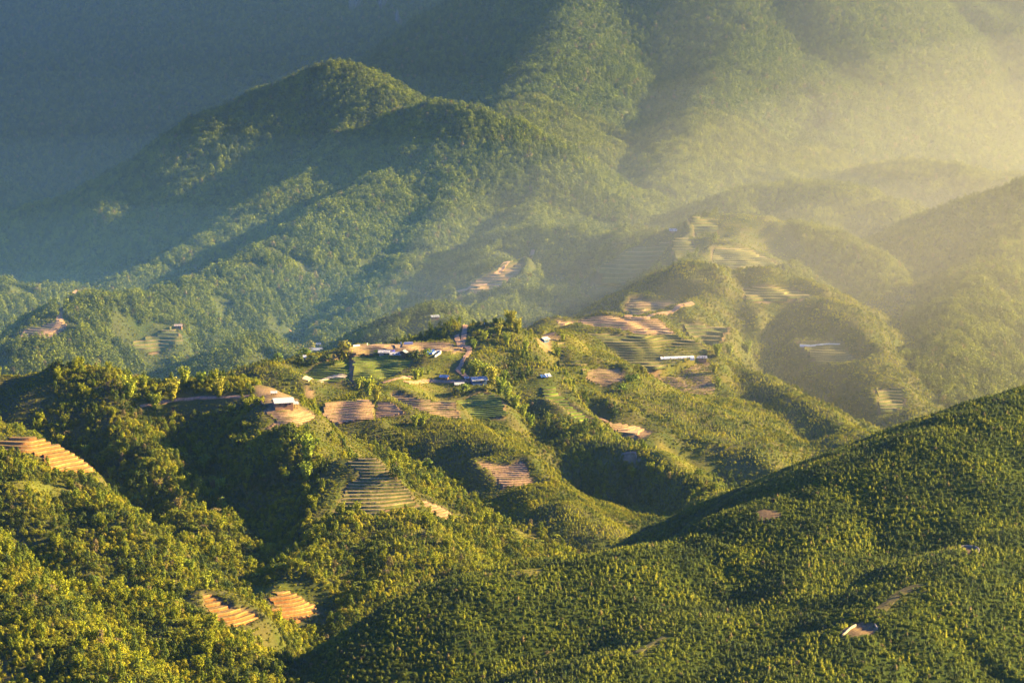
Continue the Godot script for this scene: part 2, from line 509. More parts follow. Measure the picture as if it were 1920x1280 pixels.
func field(label: String, style: String, steps: int, pix: Array, face := 0.0, slope := 0.42, bend := 0.0, beyond := 0.0) -> void:
	# a graded slope: falls towards "face" degrees right of the viewer, its contours bowed by "bend"
	var c := Vector2.ZERO
	for i in range(0, pix.size(), 2):
		c += Vector2(pix[i], pix[i + 1]) / (pix.size() / 2.0)
	for i in range(1, pix.size(), 2):
		if pix[i] > c.y and beyond < 1700.0:
			pix[i] += (pix[i] - c.y) * 0.3
	var a := ground(c.x, c.y, beyond)
	var f := {"label": label, "style": style, "steps": steps, "name": "terraced_field", "at": Vector2(a.x, -a.z), "h": a.y, "slope": slope, "bend": bend, "dir": Vector2(sin(deg_to_rad(face)), -cos(deg_to_rad(face)))}
	var poly := PackedVector2Array()
	for i in range(0, pix.size(), 2):
		var s := site(pix[i], pix[i + 1], 1000.0)
		var gx := s.x / 1000.0
		var gy := (s.y - CAM_Y) / 1000.0
		var lo: float = -a.z * 0.93
		var hi: float = -a.z * 1.07
		for k in 24:
			var m := (lo + hi) * 0.5
			if CAM_Y + gy * m > graded(f, gx * m, m):
				lo = m
			else:
				hi = m
		poly.append(Vector2(gx * hi, hi))
	f.poly = poly
	fields.append(f)
	# the hillside is blended into the graded slope over a margin
	var margin := 7.0 + 0.007 * -a.z
	var r := Rect2(poly[0], Vector2.ZERO)
	for p in poly:
		r = r.expand(p)
	r = r.grow(margin)
	var d_lo := clampi(int(log(r.position.y / D0) / FU) - 1, 0, NFV - 1)
	var d_hi := clampi(int(log(r.end.y / D0) / FU) + 1, 0, NFV - 1)
	for row in range(d_lo, d_hi + 1):
		var d := D0 * exp(row * FU)
		for i in range(clampi(int((r.position.x / d - UF0) / FU), 0, NFU - 1), clampi(int((r.end.x / d - UF0) / FU) + 1, 0, NFU - 1) + 1):
			var p := Vector2((UF0 + i * FU) * d, d)
			var o := row * NFU + i
			if mask[o] == 1:
				continue
			if Geometry2D.is_point_in_polygon(p, poly):
				mask[o] = 1
				fine[o] = graded(f, p.x, p.y)
				continue
			var off := margin
			for k in poly.size():
				off = minf(off, p.distance_to(Geometry2D.get_closest_point_to_segment(p, poly[k], poly[(k + 1) % poly.size()])))
			if off < margin:
				fine[o] = lerpf(graded(f, p.x, p.y), fine[o], smoothstep(0.0, 1.0, off / margin))
				if off < margin * 0.62 and mask[o] == 0:
					mask[o] = 5


func graded(f: Dictionary, x: float, d: float) -> float:
	var q: Vector2 = Vector2(x, d) - f.at
	var dir: Vector2 = f.dir
	var across := q.dot(Vector2(-dir.y, dir.x))
	return f.h - f.slope * q.dot(dir) - f.bend * across * across + gullies.get_noise_2d(x * 2.4 + 900.0, d * 2.4) * 1.6 * (1.0 + d * 0.0004)


func col3(a: Array, k := 1.0) -> Color:
	return Color(a[0] * k, a[1] * k, a[2] * k)


func build_field(f: Dictionary) -> void:
	var poly: PackedVector2Array = f.poly
	var mid := Vector2.ZERO
	var hi := -1e9
	var lo := 1e9
	for p in poly:
		mid += p / poly.size()
	for p in poly:
		hi = maxf(hi, graded(f, p.x, p.y))
		lo = minf(lo, graded(f, p.x, p.y))
	var down: Vector2 = f.dir
	var side := Vector2(-down.y, down.x)
	var s0 := 1e9
	var s1 := -1e9
	var v0 := 1e9
	var v1 := -1e9
	for p in poly:
		s0 = minf(s0, (p - mid).dot(side))
		s1 = maxf(s1, (p - mid).dot(side))
		v0 = minf(v0, (p - mid).dot(down))
		v1 = maxf(v1, (p - mid).dot(down))
	var step: float = maxf((hi - lo) / (f.steps * (1.4 if f.style in ["bare", "dun", "green"] else 1.0)), 0.6)
	f.step = step
	var cs := maxf(0.9, mid.y * 0.0009)
	var ds := 0.8
	var n := int((s1 - s0) / cs) + 2
	var cols := []
	for a in n:
		var hs := PackedFloat32Array()
		var h := 1e9
		for b in int((v1 - v0 + 8.0) / ds) + 2:
			var p := mid + side * (s0 + a * cs) + down * (v0 - 4.0 + b * ds)
			h = minf(h, graded(f, p.x, p.y))
			hs.append(h)
		cols.append(hs)
	var root := thing(f.name, Vector3(mid.x, height(mid.x, mid.y), -mid.y))
	tag(root, f.label, "terraced field", "", "structure")
	var tones: Array = SOIL[f.style]
	var wob := FastNoiseLite.new()
	wob.seed = used["terraced_field"] * 3
	wob.frequency = 0.09
	var k_hi := ceili(hi / step)
	var k_lo := floori(lo / step) - 1
	for k in range(k_hi, k_lo - 1, -1):
		var sh := Shape.new()
		var tone := rng.randf_range(0.82, 1.18)
		var greener := 0.0
		if f.style in ["bare", "dun", "fallow"] and rng.randf() < 0.22:
			greener = 0.6
		var last := []
		for a in n:
			var now := []
			var hs: PackedFloat32Array = cols[a]
			var crossing := [-1.0, -1.0]
			for e in 2:
				var level := (k + e + 0.1 * sin((k + e) * 12.7)) * step
				if hs[0] <= level:
					crossing[e] = 0.0 if e == 1 and crossing[0] >= 0.0 else -1.0
					continue
				var u := 0
				var w := hs.size() - 1
				if hs[w] > level:
					continue
				while w - u > 1:
					var m := (u + w) / 2
					if hs[m] > level:
						u = m
					else:
						w = m
				crossing[e] = u + (hs[u] - level) / maxf(hs[u] - hs[u + 1], 1e-4)
			if crossing[0] >= 0.0 and crossing[1] >= 0.0:
				var top := (k + 0.5 + 0.1 * sin(k * 12.7)) * step
				var jig := wob.get_noise_2d(a * cs * 0.7, k * 37.0) * 0.7
				var po: Vector2 = mid + side * (s0 + a * cs) + down * (v0 - 4.0 + crossing[0] * ds + jig)
				var pi: Vector2 = mid + side * (s0 + a * cs) + down * (v0 - 4.0 + crossing[1] * ds - 0.3)
				if Geometry2D.is_point_in_polygon(po + side * 1.6 * wob.get_noise_2d(k * 61.0, 7.0 + a * 0.05) * (1.0 if poly.size() > 0 else 0.0), poly) and wob.get_noise_2d(a * cs * 1.6 + 500.0, k * 23.0) > -0.82:
					var bt: Vector2 = po + down * step * float({"grassy": 1.0, "red": 0.8, "green": 1.1}.get(f.style, 1.55))
					var o := root.position
					now = [Vector3(pi.x, top, -pi.y) - o, Vector3(po.x, top + 0.05, -po.y) - o, Vector3(po.x + down.x * 0.12, top - minf(0.5, step * 0.3), -po.y - down.y * 0.12) - o, Vector3(bt.x, top - step * 1.35, -bt.y) - o, wob.get_noise_2d(a * cs * 0.9, k * 91.0)]
			if last.size() and now.size():
				var tv: float = tone * (1.0 + 0.3 * now[4])
				var t := col3(tones[2], tv).lerp(Color(0.09, 0.11, 0.025), greener)
				sh.quad(last[0], now[0], now[1], last[1], t)
				sh.quad(last[1], now[1], now[2], last[2], col3(tones[1], tv))
				sh.quad(last[2], now[2], now[3], last[3], col3(tones[0], tone * (1.0 + 0.3 * now[4])).lerp(Color(0.08, 0.09, 0.025), clampf(now[4] * 1.6 - 0.1, 0.0, 0.75)))
			elif last.size() != now.size():
				var e: Array = last if last.size() else now
				var foot: Vector3 = e[0] - Vector3(0, step * 1.35, 0)
				sh.quad(e[0], e[1], e[3], foot, col3(tones[0], 0.9))
			last = now
		if sh.v.size() >= 12:
			part(root, "terrace", sh.mesh(), M.earth)


func sink_fields() -> void:
	for f in fields:
		var poly: PackedVector2Array = f.poly
		var r := Rect2(poly[0], Vector2.ZERO)
		for p in poly:
			r = r.expand(p)
		var d_lo := clampi(int(log(r.position.y / D0) / FU) - 1, 0, NFV - 1)
		var d_hi := clampi(int(log(r.end.y / D0) / FU) + 1, 0, NFV - 1)
		for row in range(d_lo, d_hi + 1):
			var d := D0 * exp(row * FU)
			for i in range(clampi(int((r.position.x / d - UF0) / FU), 0, NFU - 1), clampi(int((r.end.x / d - UF0) / FU) + 1, 0, NFU - 1) + 1):
				if mask[row * NFU + i] == 1 and Geometry2D.is_point_in_polygon(Vector2((UF0 + i * FU) * d, d), poly):
					fine[row * NFU + i] -= f.step * 0.7 + 0.1


func along(pix: Array, gap: float, beyond := 0.0) -> PackedVector3Array:
	var c := Curve3D.new()
	for i in range(0, pix.size(), 2):
		c.add_point(ground(pix[i], pix[i + 1], beyond))
	for i in range(1, c.point_count - 1):
		var t := (c.get_point_position(i + 1) - c.get_point_position(i - 1)) / 6.0
		c.set_point_in(i, -t)
		c.set_point_out(i, t)
	var out := PackedVector3Array()
	var l := 0.0
	while l < c.get_baked_length():
		var p := c.sample_baked(l)
		out.append(Vector3(p.x, height(p.x, -p.z), p.z))
		l += gap
	return out


func path(label: String, width: float, tint: Color, pix: Array, beyond := 0.0) -> void:
	var pts := along(pix, 2.0, beyond)
	if pts.size() < 3:
		return
	var sh := Shape.new()
	var o := pts[0]
	var prev := []
	for i in pts.size():
		var t := pts[mini(i + 1, pts.size() - 1)] - pts[maxi(i - 1, 0)]
		var s := Vector3(-t.z, 0, t.x).normalized() * width * 0.5 * (1.0 + 0.45 * patches.get_noise_2d(pts[i].x * 6.0, pts[i].z * 6.0 + width * 50.0))
		var row := []
		for k in 3:
			var p := pts[i] + s * (k - 1)
			p.y = maxf(height(p.x, -p.z), pts[i].y - 0.4) + 0.28 + 0.08 * (1 - absi(k - 1))
			row.append(p - o)
		if prev.size():
			var c := tint * (1.0 + 0.3 * patches.get_noise_2d(pts[i].x * 9.0, pts[i].z * 9.0))
			sh.quad(prev[0], row[0], row[1], prev[1], c)
			sh.quad(prev[1], row[1], row[2], prev[2], c)
			var dn := Vector3(0, -0.9, 0)
			sh.quad(prev[0] + dn, row[0] + dn, row[0], prev[0], c)
			sh.quad(prev[2], row[2], row[2] + dn, prev[2] + dn, c)
		prev = row
	var m := part(self, numbered("path"), sh.mesh(), M.earth)
	m.position = o
	tag(m, label, "path", "", "structure")
	for i in range(0, pts.size(), 1):
		for e in [Vector2.ZERO, Vector2(1.6, 0), Vector2(-1.6, 0), Vector2(0, 1.6), Vector2(0, -1.6), Vector2(0, -4), Vector2(2, -4), Vector2(-2, -4), Vector2(0, -7)]:
			var q: int = cell(pts[i].x + e.x, -pts[i].z + e.y)
			if mask[q] == 0 or (mask[q] == 5 and e.y > -3.0):
				mask[q] = 4 if e.y > -3.0 else 5


# ---------------------------------------------------------------- plants
func leaf(sh: Shape, at: Vector3, out: Vector3, size: float, soft: Vector3, col: Color) -> void:
	# one tuft of leaves, a bent diamond; its normals lean to the outside of the crown
	var u := out.cross(Vector3(rng.randfn(), rng.randfn(), rng.randfn())).normalized()
	var w := out.cross(u).normalized()
	u = (u + out * rng.randf_range(-0.5, 0.7)).normalized() * size
	w = (w + out * rng.randf_range(-0.4, 0.4)).normalized() * size * rng.randf_range(0.45, 0.75)
	var k := sh.v.size()
	var face := u.cross(w).normalized()
	var turned := face.dot(out) < 0.0
	if turned:
		face = -face
	var n := (face * 0.55 + soft * 0.6).normalized()
	for p in [at - u, at + w + out * size * 0.25, at + u, at - w + out * size * 0.25]:
		sh.v.append(p)
		sh.n.append(n)
		sh.c.append(col)
	sh.ix.append_array([k, k + 2, k + 1, k, k + 3, k + 2] if turned else [k, k + 1, k + 2, k, k + 2, k + 3])


func leafy_crown(lobes: int, tufts: int, tall: float, gap: float) -> ArrayMesh:
	# unit crown: about one metre across, standing on the ground
	var sh := Shape.new()
	for l in lobes:
		var up := rng.randf_range(0.12, 1.0)
		var a := TAU * (l * 0.382 + rng.randf_range(-0.1, 0.1))
		var far := (1.0 - up * 0.75) * 0.38 * rng.randf_range(0.5, 1.15)
		var at := Vector3(cos(a) * far, tall * (0.12 + 0.7 * up), sin(a) * far)
		var size := Vector3(rng.randf_range(0.2, 0.3), rng.randf_range(0.15, 0.24) * maxf(tall, 0.8), rng.randf_range(0.2, 0.3))
		var tone := rng.randf_range(0.75, 1.25)
		for t in tufts:
			var dir := Vector3(rng.randfn(), rng.randfn() + 0.35, rng.randfn()).normalized()
			var p := at + dir * size * rng.randf_range(1.0 - gap, 1.05)
			if p.y < 0.02:
				continue
			var soft := (dir + (p - Vector3(0, tall * 0.4, 0)) * 0.8).normalized()
			var k := tone * rng.randf_range(0.75, 1.25)
			leaf(sh, p, dir, rng.randf_range(0.045, 0.095), soft, Color(k, k, k))
	return sh.mesh()


func young_conifer() -> ArrayMesh:
	# unit height
	var sh := Shape.new()
	var whorls := 9
	for w in whorls:
		var y := 0.06 + 0.84 * w / (whorls - 1.0)
		var reach := 0.27 * pow(1.0 - y, 0.7) + 0.03
		var arms := 7 if w < 6 else 5
		for a in arms:
			var e := TAU * (a + rng.randf_range(0.1, 0.9)) / arms + w
			var out := Vector3(cos(e), 0, sin(e))
			var r := reach * rng.randf_range(0.7, 1.2)
			var tip := out * r + Vector3(0, y + r * rng.randf_range(0.1, 0.9), 0)
			var across := Vector3(-out.z, 0, out.x) * 0.055
			var k := rng.randf_range(0.7, 1.3)
			var base := Vector3(0, y, 0) + out * 0.01
			var bend := base.lerp(tip, 0.55) + Vector3(0, -0.03, 0)
			var n := (out + Vector3.UP * 0.6).normalized()
			var s := sh.v.size()
			for p in [base, bend + across, tip, bend - across]:
				sh.v.append(p)
				sh.n.append(n)
				sh.c.append(Color(k, k, k))
			sh.ix.append_array([s, s + 2, s + 1, s, s + 3, s + 2])
	for a in 3:
		var e := TAU * a / 3.0
		var o := Vector3(cos(e), 0, sin(e)) * 0.025
		sh.tri(Vector3(0, 1.0, 0), Vector3(0, 0.82, 0) + o, Vector3(0, 0.82, 0) - o, Color(1.0, 1.1, 1.0))
	return sh.mesh()


func grass_tuft() -> ArrayMesh:
	var sh := Shape.new()
	for b in 16:
		var e := rng.randf() * TAU
		var o := Vector3(cos(e), 0, sin(e))
		var at := o * rng.randf_range(0.0, 0.45)
		var w := Vector3(-o.z, 0, o.x) * 0.07
		var k := rng.randf_range(0.75, 1.25)
		var tip := at + o * rng.randf_range(0.1, 0.4) + Vector3(0, rng.randf_range(0.35, 0.8), 0)
		sh.tri(at - w, tip, at + w, Color(k, k, k))
	return sh.mesh()


func trunk_shape(tall: float, thick: float, limbs: int) -> ArrayMesh:
	var sh := Shape.new()
	var lean := Vector3(rng.randf_range(-0.06, 0.06), 0, rng.randf_range(-0.06, 0.06)) * tall
	var mid := Vector3(0, tall * 0.5, 0) + lean * 0.4
	sh.tube(Vector3(0, -0.15 * tall, 0), mid, thick, thick * 0.7, 6)
	sh.tube(mid, Vector3(0, tall, 0) + lean, thick * 0.7, thick * 0.3, 6)
	for l in limbs:
		var e := TAU * l * 0.38
		var s := mid.lerp(Vector3(0, tall, 0) + lean, l / float(limbs))
		sh.tube(s, s + Vector3(cos(e) * 0.3, 0.22, sin(e) * 0.3) * tall, thick * 0.4, thick * 0.12, 4)
	return sh.mesh()


func bamboo_shapes(stems: int) -> Array:
	# unit height: culms that arch outwards, plumes of narrow leaves along them
	var cu := Shape.new()
	var lv := Shape.new()
	for s in stems:
		var e := TAU * (s + rng.randf_range(-0.3, 0.3)) / stems
		var out := Vector3(cos(e), 0, sin(e))
		var tall := rng.randf_range(0.7, 1.0)
		var spread := rng.randf_range(0.08, 0.3)
		var a := out * rng.randf_range(0.01, 0.06)
		for k in 8:
			var t0 := k / 8.0
			var t1 := (k + 1) / 8.0
			var p := a + out * spread * pow(t0, 2.2) + Vector3(0, tall * (t0 - 0.2 * spread * pow(t0, 4.0) * 2.5), 0)
			var q := a + out * spread * pow(t1, 2.2) + Vector3(0, tall * (t1 - 0.2 * spread * pow(t1, 4.0) * 2.5), 0)
			cu.tube(p, q, 0.006 * (1.1 - t0), 0.006 * (1.1 - t1), 4)
			if k < 1:
				continue
			var fat := 0.06 + 0.085 * sin(PI * clampf((t0 - 0.1) * 1.1, 0.0, 1.0))
			for f in 9:
				var dir := Vector3(rng.randfn(), rng.randfn() * 0.5 - 0.1, rng.randfn()).normalized()
				var at := p.lerp(q, rng.randf()) + dir * fat * rng.randf_range(0.3, 1.0)
				var k2 := rng.randf_range(0.7, 1.3)
				leaf(lv, at, dir, rng.randf_range(0.03, 0.055), (dir + Vector3.UP * 0.5).normalized(), Color(k2, k2, k2))
	return [cu.mesh(), lv.mesh()]


func fern_crown() -> ArrayMesh:
	# flat-topped spreading crown of a tree fern or umbrella-shaped tree, unit width
	var sh := Shape.new()
	for f in 60:
		var e := rng.randf() * TAU
		var r := sqrt(rng.randf()) * 0.5
		var at := Vector3(cos(e) * r, 0.62 - r * r * 0.7 + rng.randf_range(-0.05, 0.05), sin(e) * r)
		var k := rng.randf_range(0.75, 1.25)
		leaf(sh, at, (Vector3.UP + Vector3(cos(e), 0, sin(e)) * r).normalized(), rng.randf_range(0.07, 0.11), Vector3.UP, Color(k, k, k))
	return sh.mesh()


const DARK := Color(0.032, 0.05, 0.012)
const MID := Color(0.082, 0.105, 0.009)
const LIT := Color(0.18, 0.2, 0.008)
const GOLD := Color(0.28, 0.22, 0.009)
var crowns := []
var trunks := []
var bamboo := []
var buckets := {}
var picks_leafy := []
var picks_conifer := []


func leaf_tint(n: float, warm: float) -> Color:
	var c: Color = DARK.lerp(MID, clampf(n * 2.0, 0, 1)).lerp(LIT, clampf(n * 2.0 - 1.0, 0, 1))
	if rng.randf() < 0.02:
		c = Color(0.13, 0.095, 0.05)
	return c.lerp(GOLD, warm)


func plant(g: int, kind: int, at: Vector3, wide: float, tall: float, c: Color) -> void:
	var key := g * 32 + kind
	if not buckets.has(key):
		buckets[key] = PackedFloat32Array()
	var e := rng.randf() * TAU
	var lx := rng.randfn() * 0.06
	var lz := rng.randfn() * 0.06
	var cs := cos(e) * wide
	var sn := sin(e) * wide
	buckets[key].append_array([cs, lx * tall, sn, at.x, 0.0, tall, 0.0, at.y, -sn, lz * tall, cs, at.z, c.r, c.g, c.b, 1.0])


func scatter() -> void:
	var zones := [[585.0, 1300.0, 1.45], [1300.0, 2000.0, 2.1], [2000.0, 3400.0, 3.3], [3400.0, 7800.0, 6.4]]
	var tone := FastNoiseLite.new()
	tone.seed = 77
	tone.frequency = 1.0 / 26.0
	tone.fractal_octaves = 2
	for z in zones:
		var d: float = z[0]
		var s: float = z[2]
		while d < z[1]:
			var reach := (0.3 if d < 1300.0 else 0.262) * d
			var x := -reach
			while x < reach:
				var px := x + rng.randf() * s
				var pd := d + rng.randf() * s
				x += s
				var o := cell(px, pd)
				if seen_ground[o] == 0:
					continue
				var k := mask[o]
				if k == 3 or k == 4 or (k == 1 and rng.randf() > 0.004):
					continue
				var g := group_at(px, pd)
				var n := tone.get_noise_2d(px, pd)
				var big := patches.get_noise_2d(px * 0.45, pd * 0.45 + 4000.0)
				var at := Vector3(px, height(px, pd) - 0.15, -pd)
				var tint := clampf(0.5 + n * 0.9 + rng.randfn() * 0.17, 0.0, 1.0)
				if k == 2 or k == 1:
					if rng.randf() < 0.85:
						var q := rng.randf_range(0.8, 1.6) * (1.0 if pd < 1500.0 else 1.5)
						plant(g, 12 if rng.randf() < 0.75 else rng.randi() % 4, at, q, q * 0.7, leaf_tint(0.5 + 0.5 * tint, rng.randf_range(0.1, 0.6)))
					continue
				if k == 5:
					if rng.randf() < 0.92:
						var q := rng.randf_range(0.9, 1.8) * (1.0 if pd < 1500.0 else 1.4)
						plant(g, rng.randi() % 4 if rng.randf() < 0.6 else 12, at, q, q * 0.7, leaf_tint(tint, rng.randf_range(0.05, 0.5)))
					continue
				if pd > 3400.0:
					var q := rng.randf_range(7.0, 11.0)
					plant(g, 7 + rng.randi() % 3, at, q, q * rng.randf_range(0.8, 1.25), leaf_tint(tint * 0.6, 0.0))
				elif pd > 2000.0 or g <= 4:
					if big > 0.28 and g == 2 and pd < 2350.0:
						if rng.randf() < 0.5:
							plant(g, rng.randi() % 4, at, 2.4, 1.8, leaf_tint(0.5 + tint * 0.4, 0.1))
						continue
					var q := rng.randf_range(3.6, 6.6) * (1.25 if g <= 2 else 0.95)
					plant(g, 7 + rng.randi() % 3, at, q, q * rng.randf_range(0.75, 1.2), leaf_tint(tint * 0.8, 0.05 if g == 2 else 0.12))
				elif g == 13:
					if rng.randf() < 0.06:
						continue
					if true:
						var q2 := rng.randf_range(0.8, 1.7)
						var at2 := at + Vector3(rng.randf_range(-0.8, 0.8), 0, rng.randf_range(-0.8, 0.8))
						at2.y = height(at2.x, -at2.z) - 0.15
						plant(g, rng.randi() % 7, at2, q2 * 1.3, q2, leaf_tint(tint * 0.65, 0.05))
					var q := 0.75 + 1.5 * pow(rng.randf(), 1.7)
					if rng.randf() < (0.65 if big > 0.15 else 0.3):
						plant(g, rng.randi() % 4, at, q * 0.75, q * 0.6, leaf_tint(tint * 0.9, 0.12))
						continue
					var c := leaf_tint(tint * 0.7, clampf(0.1 + n * 0.3, 0.0, 0.35))
					var kind := 4 + rng.randi() % 3
					if pd < 740.0 and seen_ground[o] == 2 and absf(px / pd) < 0.215 and q > 1.45:
						picks_conifer.append([q / pd, g, kind, at, q * 1.45, q, c])
					else:
						plant(g, kind, at, q * 1.45, q, c)
				else:
					var r := rng.randf()
					var conifers := 0.75 if g in [6, 7, 8] and big > -0.05 else 0.12
					if g in [9] and px > -60.0 and pd < 1010.0:
						conifers = 0.45
					var far := (0.76 if pd < 1300.0 else 0.95) * (0.72 if g in [5, 6, 8] else 1.0)
					if rng.randf() < conifers:
						var q := rng.randf_range(1.6, 3.0) * far
						plant(g, 4 + rng.randi() % 3, at, q * 1.4, q, leaf_tint(0.2 + tint * 0.7, clampf(0.22 + n * 0.3, 0.0, 0.5)))
					elif r < 0.3 / (far * far):
						var q := rng.randf_range(1.8, 3.9) * far
						var c := leaf_tint(tint, clampf(0.27 + n * 0.5 + rng.randfn() * 0.1, 0.0, 0.7))
						var kind := rng.randi() % 4
						if pd < 1020.0 and seen_ground[o] == 2 and absf(px / pd) < 0.215 and q > 2.4 and g >= 9:
							picks_leafy.append([q / pd, g, kind, at, q, q * rng.randf_range(0.8, 1.45), c])
						else:
							plant(g, kind, at, q, q * rng.randf_range(0.8, 1.45), c)
					elif r < 0.3 / (far * far) + 0.01:
						var q := rng.randf_range(4.0, 5.5)
						plant(g, 10, at, q, q * rng.randf_range(0.8, 1.3), leaf_tint(0.6 + tint * 0.3, 0.1))
					elif r < 0.58:
						var q := rng.randf_range(2.0, 3.2)
						plant(g, rng.randi() % 4, at, q, q * rng.randf_range(1.7, 2.4), leaf_tint(tint * 0.7, 0.0))
					elif r < 0.592:
						var q := rng.randf_range(4.5, 8.0)
						plant(g, 13 + rng.randi() % 2, at, q, q, leaf_tint(0.75 + tint * 0.25, 0.15))
					elif r < 0.86:
						var q := rng.randf_range(0.9, 1.9) * far
						plant(g, rng.randi() % 4, at, q, q * rng.randf_range(0.6, 1.0), leaf_tint(tint, clampf(0.2 + n * 0.5, 0.0, 0.6)))
					elif r < 0.97:
						var q := rng.randf_range(0.9, 1.6)
						plant(g, 12, at, q, q, leaf_tint(0.7, 0.4))
			d += s


func tree_thing(called: String, category: String, label: String, group: String, at: Vector3, wide: float, tall: float, crown: Mesh, trunk: Mesh, c: Color, turn: float) -> Node3D:
	var t := thing(called, at, turn)
	tag(t, label, category, group)
	var key := "leaf%d%d%d" % [int(c.r * 60), int(c.g * 60), int(c.b * 160)]
	if not M.has(key):
		M[key] = foliage()
		M[key].albedo_color = lin(c.r, c.g, c.b)
	var a := part(t, "crown", crown, M[key])
	a.scale = Vector3(wide, tall, wide)
	var b := part(t, "trunk", trunk, M.bark)
	b.scale = Vector3(wide, tall, wide)
	return t


func foliage() -> StandardMaterial3D:
	var m := mat(Color.WHITE, 0.75, 0.25)
	m.vertex_color_use_as_albedo = true
	m.backlight_enabled = true
	m.backlight = Color(0.62, 0.66, 0.3)
	return m


const MARKS := [
	[90, 845, "the red terraces"], [545, 1135, "the orange terraces"], [430, 1145, "the lower terraces"], [700, 910, "the grassy terraces"], [530, 760, "the timber house"], [820, 955, "the short terraces"],
	[109, 685, "the skyline tree"], [70, 915, "the brown clearing"], [340, 860, "the sunlit spur"], [420, 960, "the thin tree"], [177, 1085, "the cone tree"], [60, 1070, "the corner crest"], [130, 1150, "the corner brow"], [20, 1150, "the left edge"],
	[60, 1240, "the bottom corner"], [200, 1240, "the corner foot"], [380, 1230, "the dark ravine"], [560, 1240, "the ravine middle"], [330, 750, "the ridge path"], [700, 1090, "the scrubby slope"], [270, 1130, "the shaded slope"], [280, 1000, "the dark hollow"],
	[1610, 1180, "the brown plot"], [1815, 1032, "the round pen"], [1690, 1115, "the worn strip"], [1215, 1210, "the grassy path"], [1430, 970, "the bare patch"], [1890, 1240, "the right corner"], [1740, 1240, "the lower slope"], [1820, 1190, "the right slope"],
	[1560, 1260, "the spur nose"], [1380, 1240, "the gully mouth"], [1180, 1260, "the lower middle"], [1000, 1250, "the left slope"], [820, 1250, "the hill foot"], [970, 1075, "the grass crest"], [1880, 1140, "the right edge"], [1280, 1265, "the bottom edge"], [1470, 1265, "the gully side"], [1650, 1265, "the spur side"],
]


func pixel(p: Vector3) -> Vector2:
	var f := -SIN8 * (p.y - CAM_Y) - COS8 * p.z
	return Vector2(960.0 + FOCAL * p.x / f, 640.0 - FOCAL * (COS8 * (p.y - CAM_Y) - SIN8 * p.z) / f)


func beside(p: Vector3) -> String:
	# where it stands, told from the two nearest landmarks
	var q := pixel(p)
	var near := []
	for m in MARKS:
		near.append([(q - Vector2(m[0], m[1])).length(), m])
	near.sort_custom(func(a, b): return a[0] < b[0])
	var e := q - Vector2(near[0][1][0], near[0][1][1])
	var how := ("right of " if e.x > 0 else "left of ") if absf(e.x) > absf(e.y) else ("below " if e.y > 0 else "above ")
	return how + near[0][1][2] + " towards " + near[1][1][2]


func tone_word(c: Color) -> String:
	var l := c.g + c.r
	var w := "dark" if l < 0.12 else ("green" if l < 0.2 else ("bright" if l < 0.3 else "light"))
	if c.b > 0.04:
		return "brownish"
	return ("golden" if l > 0.33 else ("yellowish" if l > 0.26 else "olive")) if c.r > c.g * 0.88 and l > 0.15 else w


func settle_picks() -> void:
	for job in [[picks_leafy, "leafy_tree", "tree", "leafy trees on the near left spurs", "rounded"], [picks_conifer, "young_conifer", "tree", "young conifers on the near right hillside", "pointed"]]:
		var list: Array = job[0]
		list.sort_custom(func(a, b): return a[0] > b[0])
		for i in list.size():
			var p: Array = list[i]
			if i >= 300:
				plant(p[1], p[2], p[3], p[4], p[5], p[6])
				continue
			var at: Vector3 = p[3]
			var t: float = p[5] / (1.0 if p[1] == 13 else 1.55)
			var size := "very tall" if t > 2.1 else ("tall" if t > 1.9 else ("middling" if t > 1.7 else "small"))
			var ratio: float = p[5] / p[4] * (1.45 if p[1] == 13 else 1.0)
			var form := "slim" if ratio > 1.25 else ("rounded" if ratio > 1.0 else "broad")
			if p[1] == 13:
				form = ["bushy", "pointed", "ragged"][p[2] - 4]
			var label := "%s %s %s %s %s" % [size, form, tone_word(p[6]), "conifer" if p[1] == 13 else "leafy tree", beside(at)]
			tree_thing(job[1], job[2], label, job[3], at, p[4], p[5], crowns[p[2]], trunks[p[2] % trunks.size()], p[6], rng.randf() * TAU)


func build_buckets() -> void:
	var names := ["broadleaf_shrubs", "broadleaf_shrubs", "broadleaf_shrubs", "broadleaf_shrubs", "young_conifers", "young_conifers", "young_conifers", "forest_trees", "forest_trees", "forest_trees", "umbrella_trees", "umbrella_trees", "grass_tufts", "bamboo_plumes", "bamboo_plumes"]
	var roots := {}
	var keys := buckets.keys()
	keys.sort()
	for key in keys:
		var g: int = key / 32
		var kind: int = key % 32
		if not roots.has(g):
			var r := thing("forest" if g < 5 else "undergrowth", Vector3.ZERO)
			tag(r, "%s covering the %s" % ["dense forest canopy" if g < 5 else "mixed scrub and young trees", HILLS[g][1].replace("dark blue shaded forest", "shaded").replace("dark bushy", "dark").replace("hillside of young conifers", "hillside")], "forest" if g < 5 else "undergrowth", "", "stuff")
			roots[g] = r
		var mm := MultiMesh.new()
		mm.transform_format = MultiMesh.TRANSFORM_3D
		mm.use_colors = true
		mm.mesh = crowns[kind]
		mm.instance_count = buckets[key].size() / 16
		mm.buffer = buckets[key]
		var o := MultiMeshInstance3D.new()
		o.name = names[kind]
		o.multimesh = mm
		o.material_override = M.leaves
		o.set_meta("kind", "stuff")
		roots[g].add_child(o, true)

